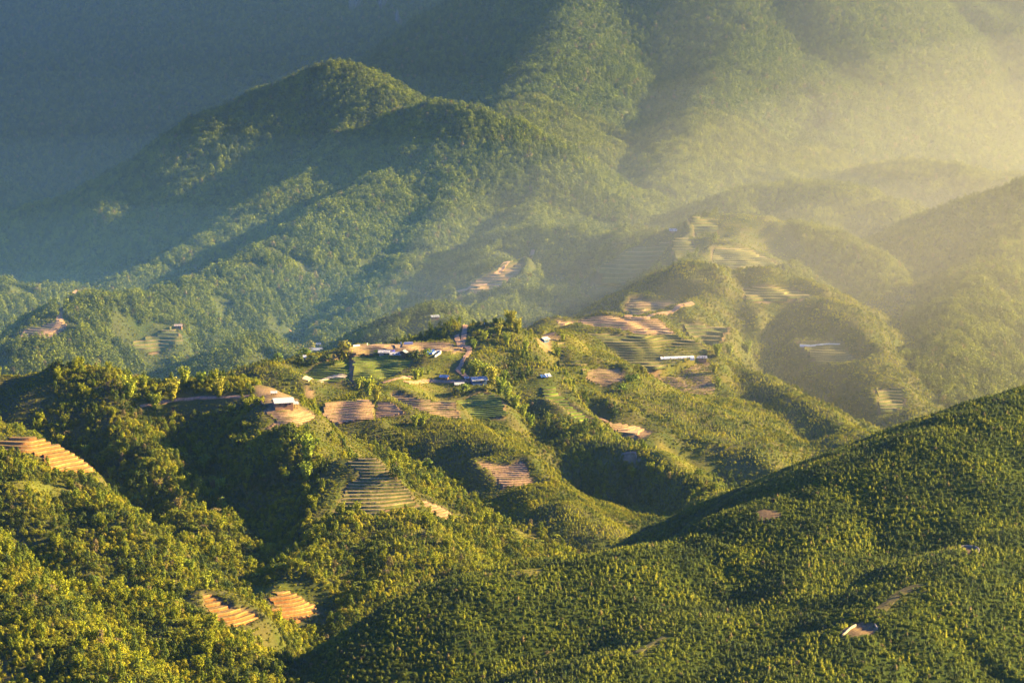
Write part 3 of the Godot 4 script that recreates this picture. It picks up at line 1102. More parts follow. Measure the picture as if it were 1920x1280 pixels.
# ---------------------------------------------------------------- houses and small things
func house(called: String, label: String, px: float, py: float, size: Vector3, turn: float, wall_m: Material, roof_m: Material, opts := {}) -> Node3D:
	# gabled hut: the ridge runs along x, size is length, height to the eaves, depth
	var at := ground(px, py)
	at.y = height(at.x, -at.z) + 0.25
	var h := thing(called, at, turn)
	tag(h, label, opts.get("category", "house"), opts.get("group", ""))
	size *= 0.9 if called == "timber_house" else 0.76
	var l := size.x * 0.5
	var e := size.y
	var w := size.z * 0.5
	var rise: float = opts.get("rise", size.z * 0.27)
	var low := -2.2
	if not opts.get("open", false):
		var s := Shape.new()
		for z in [-w, w]:
			s.quad(Vector3(-l, low, z), Vector3(-l, e, z), Vector3(l, e, z), Vector3(l, low, z))
		part(h, "wall", s.mesh(), wall_m)
		for x in [-l, l]:
			var g := Shape.new()
			g.quad(Vector3(x, low, -w), Vector3(x, e, -w), Vector3(x, e, w), Vector3(x, low, w))
			g.tri(Vector3(x, e, -w), Vector3(x, e + rise, 0), Vector3(x, e, w))
			part(h, "gable", g.mesh(), opts.get("gable", wall_m))
		var f := Shape.new()
		f.box(Vector3(l * 0.15, 1.0, w + 0.05), Vector3(1.1, 2.0, 0.1))
		part(h, "door", f.mesh(), M.dark_wood)
		for x in [-l * 0.5, l * 0.62]:
			var g := Shape.new()
			g.box(Vector3(x, 1.5, w + 0.04), Vector3(1.0, 0.9, 0.08))
			part(h, "window", g.mesh(), M.shade)
		for y in int(e / 0.7):
			var b := Shape.new()
			b.box(Vector3(0, 0.35 + y * 0.7, w + 0.012), Vector3(size.x, 0.05, 0.03))
			part(h, "plank", b.mesh(), M.dark_wood)
	else:
		for x in [-l, 0.0, l]:
			for z in [-w, w]:
				var p := Shape.new()
				p.tube(Vector3(x, low, z), Vector3(x, e, z), 0.12, 0.1)
				part(h, "post", p.mesh(), M.dark_wood)
	var over := 0.7
	for side in [-1, 1]:
		if opts.get("lean_to", false) and side < 0:
			continue
		var r := Shape.new()
		var drop := rise / w * over
		var a := Vector3(-l - over, e + rise, 0.0)
		var b := Vector3(l + over, e + rise, 0.0)
		if opts.get("lean_to", false):
			a.z = -w - 0.3
			b.z = -w - 0.3
		var c := Vector3(l + over, e - drop, side * (w + over))
		var d := Vector3(-l - over, e - drop, side * (w + over))
		var th := Vector3(0, 0.14, 0)
		r.quad(a + th, b + th, c + th, d + th)
		r.quad(a, d, c, b)
		r.quad(d, d + th, c + th, c)
		r.quad(a, a + th, d + th, d)
		r.quad(b, c, c + th, b + th)
		var seams := int(size.x / 0.9)
		for k in seams:
			var x := lerpf(-l - over, l + over, (k + 0.5) / seams)
			var t := Vector3(x - a.x, 0.06, 0)
			r.tube(a + th + t - Vector3(0, 0.04, 0), d + th + t - Vector3(0, 0.04, 0), 0.05, 0.05, 4)
		part(h, "roof", r.mesh(), roof_m)
	if not opts.get("lean_to", false):
		var c := Shape.new()
		c.tube(Vector3(-l - over, e + rise + 0.14, 0), Vector3(l + over, e + rise + 0.14, 0), 0.13, 0.13, 6)
		part(h, "ridge_cap", c.mesh(), roof_m)
	return h


func tarp(label: String, px: float, py: float, wide: float, deep: float, up: float, turn: float, m: Material, group := "") -> void:
	var at := ground(px, py)
	var o := thing("tarpaulin", at + Vector3(0, 0.3, 0), turn)
	tag(o, label, "tarpaulin", group)
	var s := Shape.new()
	for i in 6:
		for j in 4:
			var q := []
			for c in [[0, 0], [1, 0], [1, 1], [0, 1]]:
				var a: float = (i + c[0]) / 6.0
				var b: float = (j + c[1]) / 4.0
				q.append(Vector3((a - 0.5) * wide, up * (1.0 - b) - 0.3 * sin(a * PI) * sin(b * PI) + 0.12 * sin(a * 9.0 + b * 5.0), (b - 0.5) * deep))
			s.quad(q[0], q[1], q[2], q[3])
	part(o, "sheet", s.mesh(), m)
	for x in [-0.5, 0.5]:
		for z in [-0.5, 0.5]:
			var p := Shape.new()
			p.tube(Vector3(x * wide, -1.0, z * deep), Vector3(x * wide, up * (0.5 - z), z * deep), 0.06, 0.05, 4)
			part(o, "post", p.mesh(), M.dark_wood)


func low_wall(called: String, label: String, category: String, tall: float, thick: float, m: Material, pix: Array, piece := 2.4) -> void:
	var pts := along(pix, piece)
	var o := thing(called, pts[0] + Vector3(0, 0.9 if called == "plastic_strip" else 0.0, 0))
	tag(o, label, category)
	for i in pts.size() - 1:
		var a := pts[i] - pts[0]
		var b := pts[i + 1] - pts[0]
		var dir := (b - a).normalized()
		var s := Vector3(-dir.z, 0, dir.x) * thick * 0.5
		a += dir * 0.03
		b -= dir * 0.03
		var up := Vector3(0, tall * rng.randf_range(0.88, 1.1), 0)
		var dn := Vector3(0, -0.8, 0)
		var sh := Shape.new()
		sh.quad(a + dn - s, a + up - s, b + up - s, b + dn - s)
		sh.quad(b + dn + s, b + up + s, a + up + s, a + dn + s)
		sh.quad(a + up - s, a + up + s, b + up + s, b + up - s)
		sh.quad(a + dn + s, a + up + s, a + up - s, a + dn - s)
		sh.quad(b + dn - s, b + up - s, b + up + s, b + dn + s)
		part(o, "panel", sh.mesh(), m)


func tunnel(label: String, px0: float, px1: float, py: float, tall: float) -> void:
	var a := ground(px0, py)
	var b := ground(px1, py + 1.0)
	var mid := (a + b) * 0.5
	var dir := b - a
	mid.y += 1.1
	var o := thing("polytunnel", mid, atan2(-dir.z, dir.x))
	tag(o, label, "polytunnel")
	var l := dir.length() * 0.5
	var bays := 10
	for k in bays:
		var s := Shape.new()
		var x0 := lerpf(-l, l, k / float(bays)) + 0.04
		var x1 := lerpf(-l, l, (k + 1.0) / bays) - 0.04
		for j in 8:
			var e := PI * j / 8.0
			var f := PI * (j + 1) / 8.0
			s.quad(Vector3(x0, sin(e) * tall, cos(e) * 1.8), Vector3(x1, sin(e) * tall, cos(e) * 1.8), Vector3(x1, sin(f) * tall, cos(f) * 1.8), Vector3(x0, sin(f) * tall, cos(f) * 1.8))
		s.quad(Vector3(x0, -1.5, 1.8), Vector3(x0, 0, 1.8), Vector3(x1, 0, 1.8), Vector3(x1, -1.5, 1.8))
		part(o, "cover", s.mesh(), M.plastic)
		var h := Shape.new()
		for j in 8:
			var e := PI * j / 8.0
			var f := PI * (j + 1) / 8.0
			h.tube(Vector3(x0, sin(e) * tall * 1.02, cos(e) * 1.83), Vector3(x0, sin(f) * tall * 1.02, cos(f) * 1.83), 0.05, 0.05, 4)
		part(o, "hoop", h.mesh(), M.zinc)


func rock(label: String, px: float, py: float, wide: float, tall: float, beyond: float) -> void:
	var at := ground(px, py, beyond)
	var o := thing("rock_face", at)
	tag(o, label, "rock face", "pale rock outcrops in the mountain forest")
	for k in 3:
		var s := Shape.new()
		var base := Vector3(rng.randf_range(-0.4, 0.4) * wide, -tall * 0.3, 0)
		var rows := []
		for r in 7:
			var row := []
			for c in 6:
				var t := r / 6.0
				var w := wide * 0.5 * sin(PI * clampf(t * 0.85 + 0.12, 0, 1)) * rng.randf_range(0.7, 1.1)
				row.append(base + Vector3((c / 5.0 - 0.5) * w, t * tall * rng.randf_range(0.93, 1.07) + k * tall * 0.25, 6.0 - t * tall * 0.25 - absf(c / 5.0 - 0.5) * 9.0 + rng.randf_range(-3, 3)))
			rows.append(row)
		for r in 6:
			for c in 5:
				s.quad(rows[r][c], rows[r + 1][c], rows[r + 1][c + 1], rows[r][c + 1], Color.WHITE * rng.randf_range(0.8, 1.1))
		part(o, "slab", s.mesh(), M.rock)


func make_materials() -> void:
	var grain := FastNoiseLite.new()
	grain.frequency = 0.03
	grain.fractal_octaves = 5
	grain.seed = 3
	var ramp := Gradient.new()
	ramp.set_color(0, Color(0.62, 0.62, 0.62))
	ramp.set_color(1, Color(1, 1, 1))
	var tex := NoiseTexture2D.new()
	tex.width = 512
	tex.height = 512
	tex.seamless = true
	tex.noise = grain
	tex.color_ramp = ramp
	M.earth = mat(Color.WHITE, 0.95, 0.1)
	M.earth.vertex_color_use_as_albedo = true
	M.earth.albedo_texture = tex
	M.earth.uv1_triplanar = true
	M.earth.uv1_world_triplanar = true
	M.earth.uv1_scale = Vector3(0.05, 0.05, 0.05)
	M.leaves = foliage()
	M.bark = mat(lin(0.09, 0.065, 0.045))
	M.culm = mat(lin(0.12, 0.14, 0.03), 0.6)
	M.wood = mat(lin(0.2, 0.11, 0.075))
	M.dark_wood = mat(lin(0.06, 0.04, 0.03))
	M.pale_wood = mat(lin(0.34, 0.25, 0.18))
	M.shade = mat(lin(0.02, 0.02, 0.025), 0.4)
	M.zinc = mat(lin(0.32, 0.31, 0.29), 0.5, 0.5)
	M.grey_roof = mat(lin(0.2, 0.2, 0.2), 0.6, 0.4)
	M.fibre = mat(lin(0.33, 0.31, 0.28), 0.85)
	M.white = mat(lin(0.33, 0.32, 0.3), 0.7, 0.3)
	M.blue = mat(lin(0.025, 0.08, 0.24), 0.5, 0.4)
	M.violet = mat(lin(0.12, 0.11, 0.34), 0.5, 0.4)
	M.blue_wall = mat(lin(0.06, 0.1, 0.17))
	M.plastic = mat(lin(0.55, 0.54, 0.5), 0.5, 0.4)
	M.stone = mat(lin(0.24, 0.2, 0.15))
	M.rock = mat(lin(0.09, 0.088, 0.08))
	M.rock.vertex_color_use_as_albedo = true


func list_fields() -> void:
	field("red earth terraces curving round the lower left spur", "red", 11, [-30, 838, 20, 822, 60, 820, 92, 828, 122, 841, 150, 857, 178, 874, 150, 877, 100, 877, 84, 866, 80, 853, 40, 849, -30, 856], 28, 0.42, 0.006)
	field("orange terraces wrapping the spur nose, right half", "red", 9, [500, 1122, 540, 1108, 560, 1117, 590, 1136, 600, 1146, 560, 1161, 520, 1167, 490, 1152, 470, 1147, 520, 1141], 42, 0.42, 0.005)
	field("orange terraces below the spur nose, left half", "red", 9, [380, 1110, 402, 1118, 430, 1138, 470, 1146, 490, 1157, 460, 1166, 420, 1171, 398, 1152, 380, 1130], 40, 0.4, 0.007)
	field("tall flight of grassy terraces on the ridge slope below the house", "grassy", 20, [648, 868, 700, 856, 738, 890, 775, 926, 785, 940, 740, 942, 690, 966, 622, 966, 638, 930, 650, 906, 680, 896, 666, 880], 8, 0.5, 0.003)
	field("short bright terraces stepping down at the ridge end", "bare", 8, [775, 936, 802, 940, 832, 952, 860, 968, 835, 978, 800, 958, 768, 946], 45, 0.42, 0.01)
	field("bare terraces fanning out below the grey-roofed house", "bare", 10, [488, 770, 555, 763, 580, 770, 596, 780, 562, 793, 540, 801, 493, 802, 520, 786], 22, 0.4, 0.01)
	field("pink ploughed terraces on the saddle beside the house spur", "bare", 11, [608, 756, 640, 751, 700, 752, 702, 780, 630, 787, 605, 776], 10, 0.36, 0.0)
	field("small pink terrace block right of the ploughed one", "bare", 9, [704, 752, 736, 755, 759, 772, 704, 780], -15, 0.38, 0.001)
	field("long brown terraces under the village track", "dun", 10, [733, 735, 800, 752, 850, 750, 868, 780, 780, 776, 745, 762], 5, 0.3, 0.0)
	field("terraces with green crop strips at the grove foot", "green", 11, [852, 752, 900, 735, 940, 744, 952, 775, 900, 781, 870, 781], 5, 0.36, 0.001)
	field("green striped terraces left of the village trees", "green", 8, [585, 688, 655, 668, 658, 710, 580, 713, 555, 705], 0, 0.24, 0.0)
	field("wide green striped terraces below the village", "green", 12, [660, 668, 775, 664, 768, 690, 720, 711, 660, 709], 0, 0.28, 0.0)
	field("brown tilled terraces above the village with white plastic edge", "dun", 8, [640, 660, 672, 645, 832, 641, 872, 655, 850, 662, 700, 661], 0, 0.16, 0.0, 1480)
	field("bare terraced clearing in the scrub below the saddle", "bare", 9, [890, 866, 985, 866, 999, 900, 942, 908, 922, 886], 0, 0.4, 0.0)
	field("narrow green and tan terraces in the gully strip", "green", 8, [1012, 728, 1040, 726, 1072, 760, 1110, 780, 1094, 786, 1060, 769, 1020, 746], 25, 0.3, 0.0)
	field("pale curved terraces at the end of the gully strip", "bare", 6, [1108, 780, 1150, 794, 1200, 799, 1238, 810, 1200, 816, 1150, 806], 20, 0.16, 0.002)
	field("reddish terraces along the crest of the broad hill", "bare", 8, [1040, 603, 1110, 593, 1180, 595, 1242, 600, 1268, 625, 1140, 631, 1060, 626], 0, 0.24, 0.0)
	field("broad middle terraces above the white tunnel", "fallow", 14, [1062, 630, 1265, 627, 1302, 640, 1332, 656, 1290, 669, 1205, 690, 1110, 672, 1060, 672], 5, 0.3, 0.0003)
	field("brown stepped terraces left of the hedge on the broad hill", "dun", 10, [1100, 690, 1165, 689, 1167, 712, 1132, 722, 1098, 706], 5, 0.34, 0.0)
	field("dry terraces below the white tunnel", "dun", 15, [1222, 680, 1336, 680, 1340, 735, 1240, 742, 1224, 716], 5, 0.36, 0.0)
	field("reddish terraces under the bushy knoll", "dun", 5, [1182, 560, 1282, 562, 1276, 580, 1200, 589, 1165, 580], -5, 0.3, 0.0)
	field("terraces on the spur below the white-roofed hut", "fallow", 11, [1264, 449, 1291, 447, 1312, 470, 1321, 490, 1270, 491, 1261, 470], 0, 0.42, 0.0)
	field("striped terraces on the hazy spur flank", "fallow", 12, [1338, 465, 1400, 464, 1476, 503, 1380, 506, 1335, 490], 15, 0.36, 0.0006)
	field("terraces right of the bushy knoll", "fallow", 5, [1390, 541, 1480, 538, 1532, 556, 1400, 561], 5, 0.26, 0.0)
	field("hazy terraces with a white strip on the right-hand slope", "fallow", 11, [1498, 638, 1582, 640, 1608, 676, 1532, 676], 0, 0.36, 0.0)
	field("faint terraces in the hollow left of the knoll", "fallow", 5, [1108, 530, 1172, 527, 1182, 551, 1118, 553], 0, 0.3, 0.0)
	field("red terraces beside the pale track on the left valley side", "dun", 8, [45, 618, 110, 600, 128, 610, 80, 641, 28, 641], 0, 0.36, 0.0, 1700)
	field("dull terraces low on the left valley side", "fallow", 7, [226, 655, 270, 635, 330, 614, 342, 640, 280, 661], 10, 0.4, 0.0, 1700)
	field("tan terraces on the slope under the twin mountain", "dun", 8, [880, 532, 940, 508, 985, 487, 976, 513, 925, 546, 880, 551], -10, 0.36, 0.0, 1700)

	field("grassy brown terraces between the blue gabled hut and the broad hill", "fallow", 9, [1042, 640, 1062, 632, 1062, 676, 1108, 676, 1098, 690, 1050, 690], 5, 0.3, 0.0)
	field("greenish terraces right of the broad hill's crest path", "fallow", 6, [1275, 602, 1370, 612, 1350, 640, 1300, 634], 12, 0.32, 0.001)
	field("faint grassy terraces left of the white-roofed hut's spur", "fallow", 10, [1120, 500, 1180, 470, 1256, 450, 1256, 490, 1190, 522, 1130, 520], -5, 0.34, 0.0)
	field("dull terraces behind the white-roofed hut", "fallow", 6, [1290, 412, 1345, 410, 1348, 440, 1305, 438], 0, 0.34, 0.0)
	field("faint terraces low on the hazy right-hand slope", "fallow", 7, [1640, 728, 1690, 726, 1702, 762, 1652, 764], 0, 0.36, 0.0)


func list_paths() -> void:
	var dirt := Color(0.36, 0.22, 0.13)
	var pale := Color(0.45, 0.36, 0.25)
	path("orange dirt track winding down from the bamboo knoll", 3.2, dirt, [903, 594, 872, 612, 856, 628, 862, 645, 880, 656, 866, 680, 858, 692, 872, 705, 880, 714])
	path("level village track passing the small huts", 3.4, dirt, [882, 715, 830, 715, 790, 716, 760, 718])
	path("branch track from the fork to the tall bamboo", 3.0, dirt, [770, 706, 740, 711, 715, 718])
	path("bright level track along the saddle terraces", 4.0, pale, [572, 713, 610, 711, 652, 708])
	path("pale track zigzagging down the left valley side", 6.0, dirt, [186, 545, 130, 570, 112, 588, 112, 604, 86, 625, 58, 634], 1700)
	path("dirt path along the crest of the broad hill", 4.5, dirt, [1300, 568, 1262, 584, 1220, 592, 1175, 598])
	path("faint path climbing under the twin mountain", 4.5, dirt, [1000, 468, 940, 505, 880, 540, 810, 572], 1700)
	path("thin level path across the near ridge bushes", 1.5, dirt, [262, 762, 330, 750, 420, 745, 470, 742])
	path("thin valley path above the village", 4.0, dirt, [545, 622, 590, 612, 640, 600, 700, 602], 1600)
	path("worn strip down the near conifer hillside", 4.0, Color(0.11, 0.09, 0.04), [1720, 1098, 1690, 1112, 1664, 1132, 1650, 1145])
	path("grassy path under the round pen", 2.0, Color(0.1, 0.09, 0.04), [1245, 1195, 1215, 1212, 1195, 1225])


func yard(pix: Array, value := 3) -> void:
	paint(ring(pix), value, value == 5)


func yards() -> void:
	yard([475, 742, 560, 742, 565, 765, 500, 768])
	yard([1015, 625, 1045, 625, 1050, 645, 1010, 648])
	yard([1570, 1190, 1600, 1168, 1640, 1168, 1646, 1185, 1610, 1195])
	yard([1790, 1026, 1815, 1020, 1838, 1030, 1815, 1040])
	yard([1165, 852, 1195, 848, 1200, 866, 1170, 868])
	yard([1415, 960, 1440, 955, 1470, 968, 1430, 980])
	yard([1005, 1082, 960, 1078, 930, 1076, 965, 1068, 1020, 1065], 2)
	yard([575, 720, 590, 735, 592, 760, 570, 745])
	yard([0, 700, 95, 700, 105, 740, 60, 790, 0, 800], 5)
	yard([0, 800, 60, 806, 95, 822, 0, 822], 2)
	yard([20, 905, 130, 905, 120, 925, 30, 925], 2)
	yard([470, 1100, 545, 1095, 545, 1112, 480, 1120], 2)
	yard([680, 710, 830, 700, 850, 735, 760, 740], 2)
	yard([800, 660, 860, 660, 850, 712, 790, 700], 2)
	yard([1030, 640, 1100, 640, 1120, 690, 1040, 690], 2)
	yard([1240, 640, 1340, 680, 1340, 750, 1230, 745], 2)
	yard([1340, 880, 1300, 850, 1240, 830, 1210, 850, 1300, 890], 2)
	yard([575, 700, 640, 655, 870, 650, 862, 690, 880, 720, 900, 735, 860, 745, 760, 748, 700, 750, 640, 735, 600, 745], 5)
	yard([985, 615, 1110, 596, 1240, 596, 1335, 660, 1342, 740, 1225, 745, 1215, 700, 1160, 725, 1100, 705, 1050, 690, 1000, 680], 5)
	yard([1180, 565, 1290, 560, 1270, 590, 1180, 592], 5)
	yard([1255, 440, 1300, 440, 1330, 490, 1265, 495], 5)
	yard([590, 745, 620, 790, 700, 850, 690, 860, 640, 820, 600, 800], 5)
	yard([560, 800, 600, 800, 650, 850, 640, 862, 600, 840], 5)
	yard([1000, 690, 1050, 700, 1060, 720, 1010, 728], 5)
	yard([1340, 405, 1420, 405, 1500, 470, 1480, 500, 1340, 470], 5)
	yard([960, 990, 1010, 1005, 1030, 1030, 970, 1010], 2)


func list_plants() -> void:
	# bamboo: base on the photograph, height in metres, where it stands
	for b in [
		[290, 768, 11.5, "on the path at left, leftmost of its row"], [322, 752, 14, "leaning over the near ridge path"], [377, 722, 9, "high on the near ridge slope"], [410, 745, 12, "by the near ridge path's right end"],
		[240, 748, 15, "behind the sunlit spur crest"], [345, 722, 12, "in the dark hollow of the near ridge"], [268, 728, 9, "under the near ridge skyline"], [576, 868, 17, "below the house terraces"], [574, 902, 11, "under the bamboo below the house terraces"],
		[380, 882, 9, "in the green ravine at left"], [372, 925, 9, "deep in the left ravine"], [412, 930, 11, "at the bottom of the left ravine"], [160, 855, 7.5, "at the right tip of the red terraces"], [100, 822, 6, "at the top of the red terraces"],
		[355, 1075, 8, "with a hooked top on the sunlit spur"], [385, 1105, 8, "beside the left orange terraces"], [778, 800, 9, "bright, below the brown terraces"], [792, 798, 8, "pale, right of its twin below the terraces"],
		[690, 742, 14, "on the saddle edge, left of the pink terraces"], [705, 752, 12, "leaning on the saddle edge"], [672, 728, 9, "small, at the saddle edge"], [780, 712, 9, "at the end of the striped terraces"], [790, 706, 7, "beside the striped terraces"],
		[890, 705, 13, "first on the knoll spur crest"], [908, 712, 14, "second down the knoll spur crest"], [922, 722, 15, "behind the grey hut roof"], [938, 738, 13, "on the spur below the grey hut"], [950, 752, 13, "golden, midway down the spur crest"], [965, 768, 12, "by the green crop strips"], [980, 785, 12, "low on the spur crest"], [995, 802, 11, "lowest on the spur crest"],
		[893, 604, 9, "left end of the knoll grove"], [906, 604, 10, "in the knoll grove by the white wall"], [925, 606, 11, "in the middle of the knoll grove"], [942, 606, 13, "tall, in the knoll grove"], [957, 612, 14, "tallest of the knoll grove"], [970, 624, 12, "right end of the knoll grove"], [934, 630, 10, "under the knoll grove"], [908, 640, 9, "low on the knoll face"], [950, 648, 11, "low right of the knoll face"], [985, 660, 10, "at the knoll foot"], [888, 655, 8, "light green on the knoll's left foot"],
		[1345, 668, 12, "left of three above the tunnel hill edge"], [1368, 668, 13, "middle of three above the tunnel hill edge"], [1402, 662, 12, "right of three above the tunnel hill edge"], [1340, 700, 10, "beside the white tunnel's right end"], [1348, 725, 9, "below the white tunnel's right end"],
		[803, 702, 4.5, "tiny, by the village track"], [838, 702, 5, "tiny, under the village track fork"], [868, 702, 4.5, "tiny, left of the spur bamboo"], [1258, 432, 7, "beside the far white roof"], [945, 714, 8, "alone in the green hollow"], [1055, 640, 7, "golden, below the blue gabled hut"], [1045, 668, 8, "on the slope below the blue gabled hut"],
	]:
		var at := ground(b[0], b[1])
		var pair: Array = bamboo[rng.randi() % 4]
		var t := thing("bamboo_clump", at - Vector3(0, 0.3, 0), rng.randf() * TAU)
		tag(t, "bamboo clump " + b[3], "bamboo", "bamboo clumps on the slopes")
		var key := "bamboo%d" % (rng.randi() % 4)
		if not M.has(key):
			M[key] = foliage()
			M[key].albedo_color = [lin(0.19, 0.21, 0.018), lin(0.15, 0.19, 0.018), lin(0.22, 0.2, 0.018), lin(0.17, 0.2, 0.02)][int(key.right(1))]
		var wide: float = b[2] * 1.0
		var c := part(t, "culms", pair[0], M.culm)
		c.scale = Vector3(wide, b[2], wide)
		var l := part(t, "leaves", pair[1], M[key])
		l.scale = Vector3(wide, b[2], wide)
	for b in [
		[109, 697, 7.0, 7.0, 0, "dark round tree alone on the near skyline at left"], [133, 694, 4.5, 5.0, 0, "smaller tree right of the round skyline tree"], [223, 693, 4.0, 5.5, 1, "cone-shaped tree on the near skyline"], [255, 694, 6.0, 3.6, 0, "flat dark bush on the near skyline"],
		[383, 694, 6.0, 7.5, 3, "brownish bare-looking tree on the near skyline"], [412, 692, 5.5, 5.5, 0, "dark tree right of the brownish skyline tree"], [330, 697, 5.0, 3.5, 0, "low dark tree on the skyline's middle"],
		[545, 668, 9.0, 11.0, 2, "golden pointed tree at the left of the village"], [562, 660, 9.0, 11.0, 2, "golden tree left of the bright green one"], [582, 655, 11.0, 12.0, 2, "big golden tree behind the village"], [570, 668, 12.0, 8.0, 1, "bright green spreading tree in the village"], [645, 676, 12.0, 14.0, 2, "big bushy tree right of the village houses"],
		[612, 678, 9.0, 8.0, 0, "dark green tree among the village houses"], [585, 684, 10.0, 7.0, 0, "dark bushes under the blue-walled house"], [560, 684, 9.0, 8.0, 0, "dark trees at the village's left foot"], [625, 685, 9.0, 6.0, 0, "dark hedge tree below the village middle"], [520, 680, 8.0, 7.0, 1, "olive tree at the village's far left"],
		[734, 672, 4.5, 4.5, 1, "bright bush below the grey hut"], [746, 672, 5.5, 5.0, 1, "bright round bush left of the dark gable"], [768, 674, 8.0, 7.5, 0, "dark tree right of the dark gable"], [782, 676, 7.0, 7.0, 0, "dark tree among the village's right end"], [797, 668, 8.0, 9.0, 1, "green tree beside the blue tarpaulin"], [776, 668, 7.0, 7.0, 0, "grey green tree behind the dark gable"], [705, 668, 5.0, 5.0, 1, "green bush left of the grey hut"],
		[415, 968, 6.0, 13.0, 1, "tall thin tree on the sunlit spur crest"], [537, 902, 5.0, 7.0, 1, "single bright tree on the green slope under the house"], [743, 900, 8.0, 12.0, 0, "tall dark tree right of the grassy terraces"], [825, 905, 6.0, 6.0, 1, "round bright tree in the dark ravine"], [177, 1092, 4.5, 5.5, 1, "single cone tree on the dark slope"], [800, 880, 8.0, 9.0, 1, "bright tree on the ridge's right flank"],
		[870, 735, 9.0, 6.0, 1, "broad bright tree below the grey hut"], [912, 732, 9.0, 6.0, 2, "yellow green tree under the grey hut"], [855, 740, 7.0, 5.0, 0, "green tree left of the crop strips"], [1185, 715, 10.0, 9.0, 1, "clump tree between the dry terraces"], [1165, 735, 10.0, 9.0, 1, "lower clump tree between the dry terraces"], [1205, 700, 8.0, 8.0, 2, "golden clump tree at the terrace edge"],
		[220, 655, 9.0, 9.0, 0, "round tree low in the left valley"], [1300, 500, 7.0, 8.0, 0, "tree on top of the bushy knoll"], [1340, 505, 7.0, 6.0, 2, "golden tree on the bushy knoll's right"],
	]:
		var at := ground(b[0], b[1])
		var c: Color = [Color(0.045, 0.062, 0.014), Color(0.1, 0.14, 0.016), Color(0.15, 0.14, 0.018), Color(0.14, 0.1, 0.045)][b[4]]
		tree_thing("broadleaf_tree", "tree", b[5], "", at - Vector3(0, 0.3, 0), b[2], b[3] / 1.05, crowns[rng.randi() % 4], trunks[rng.randi() % 3], c, rng.randf() * TAU)


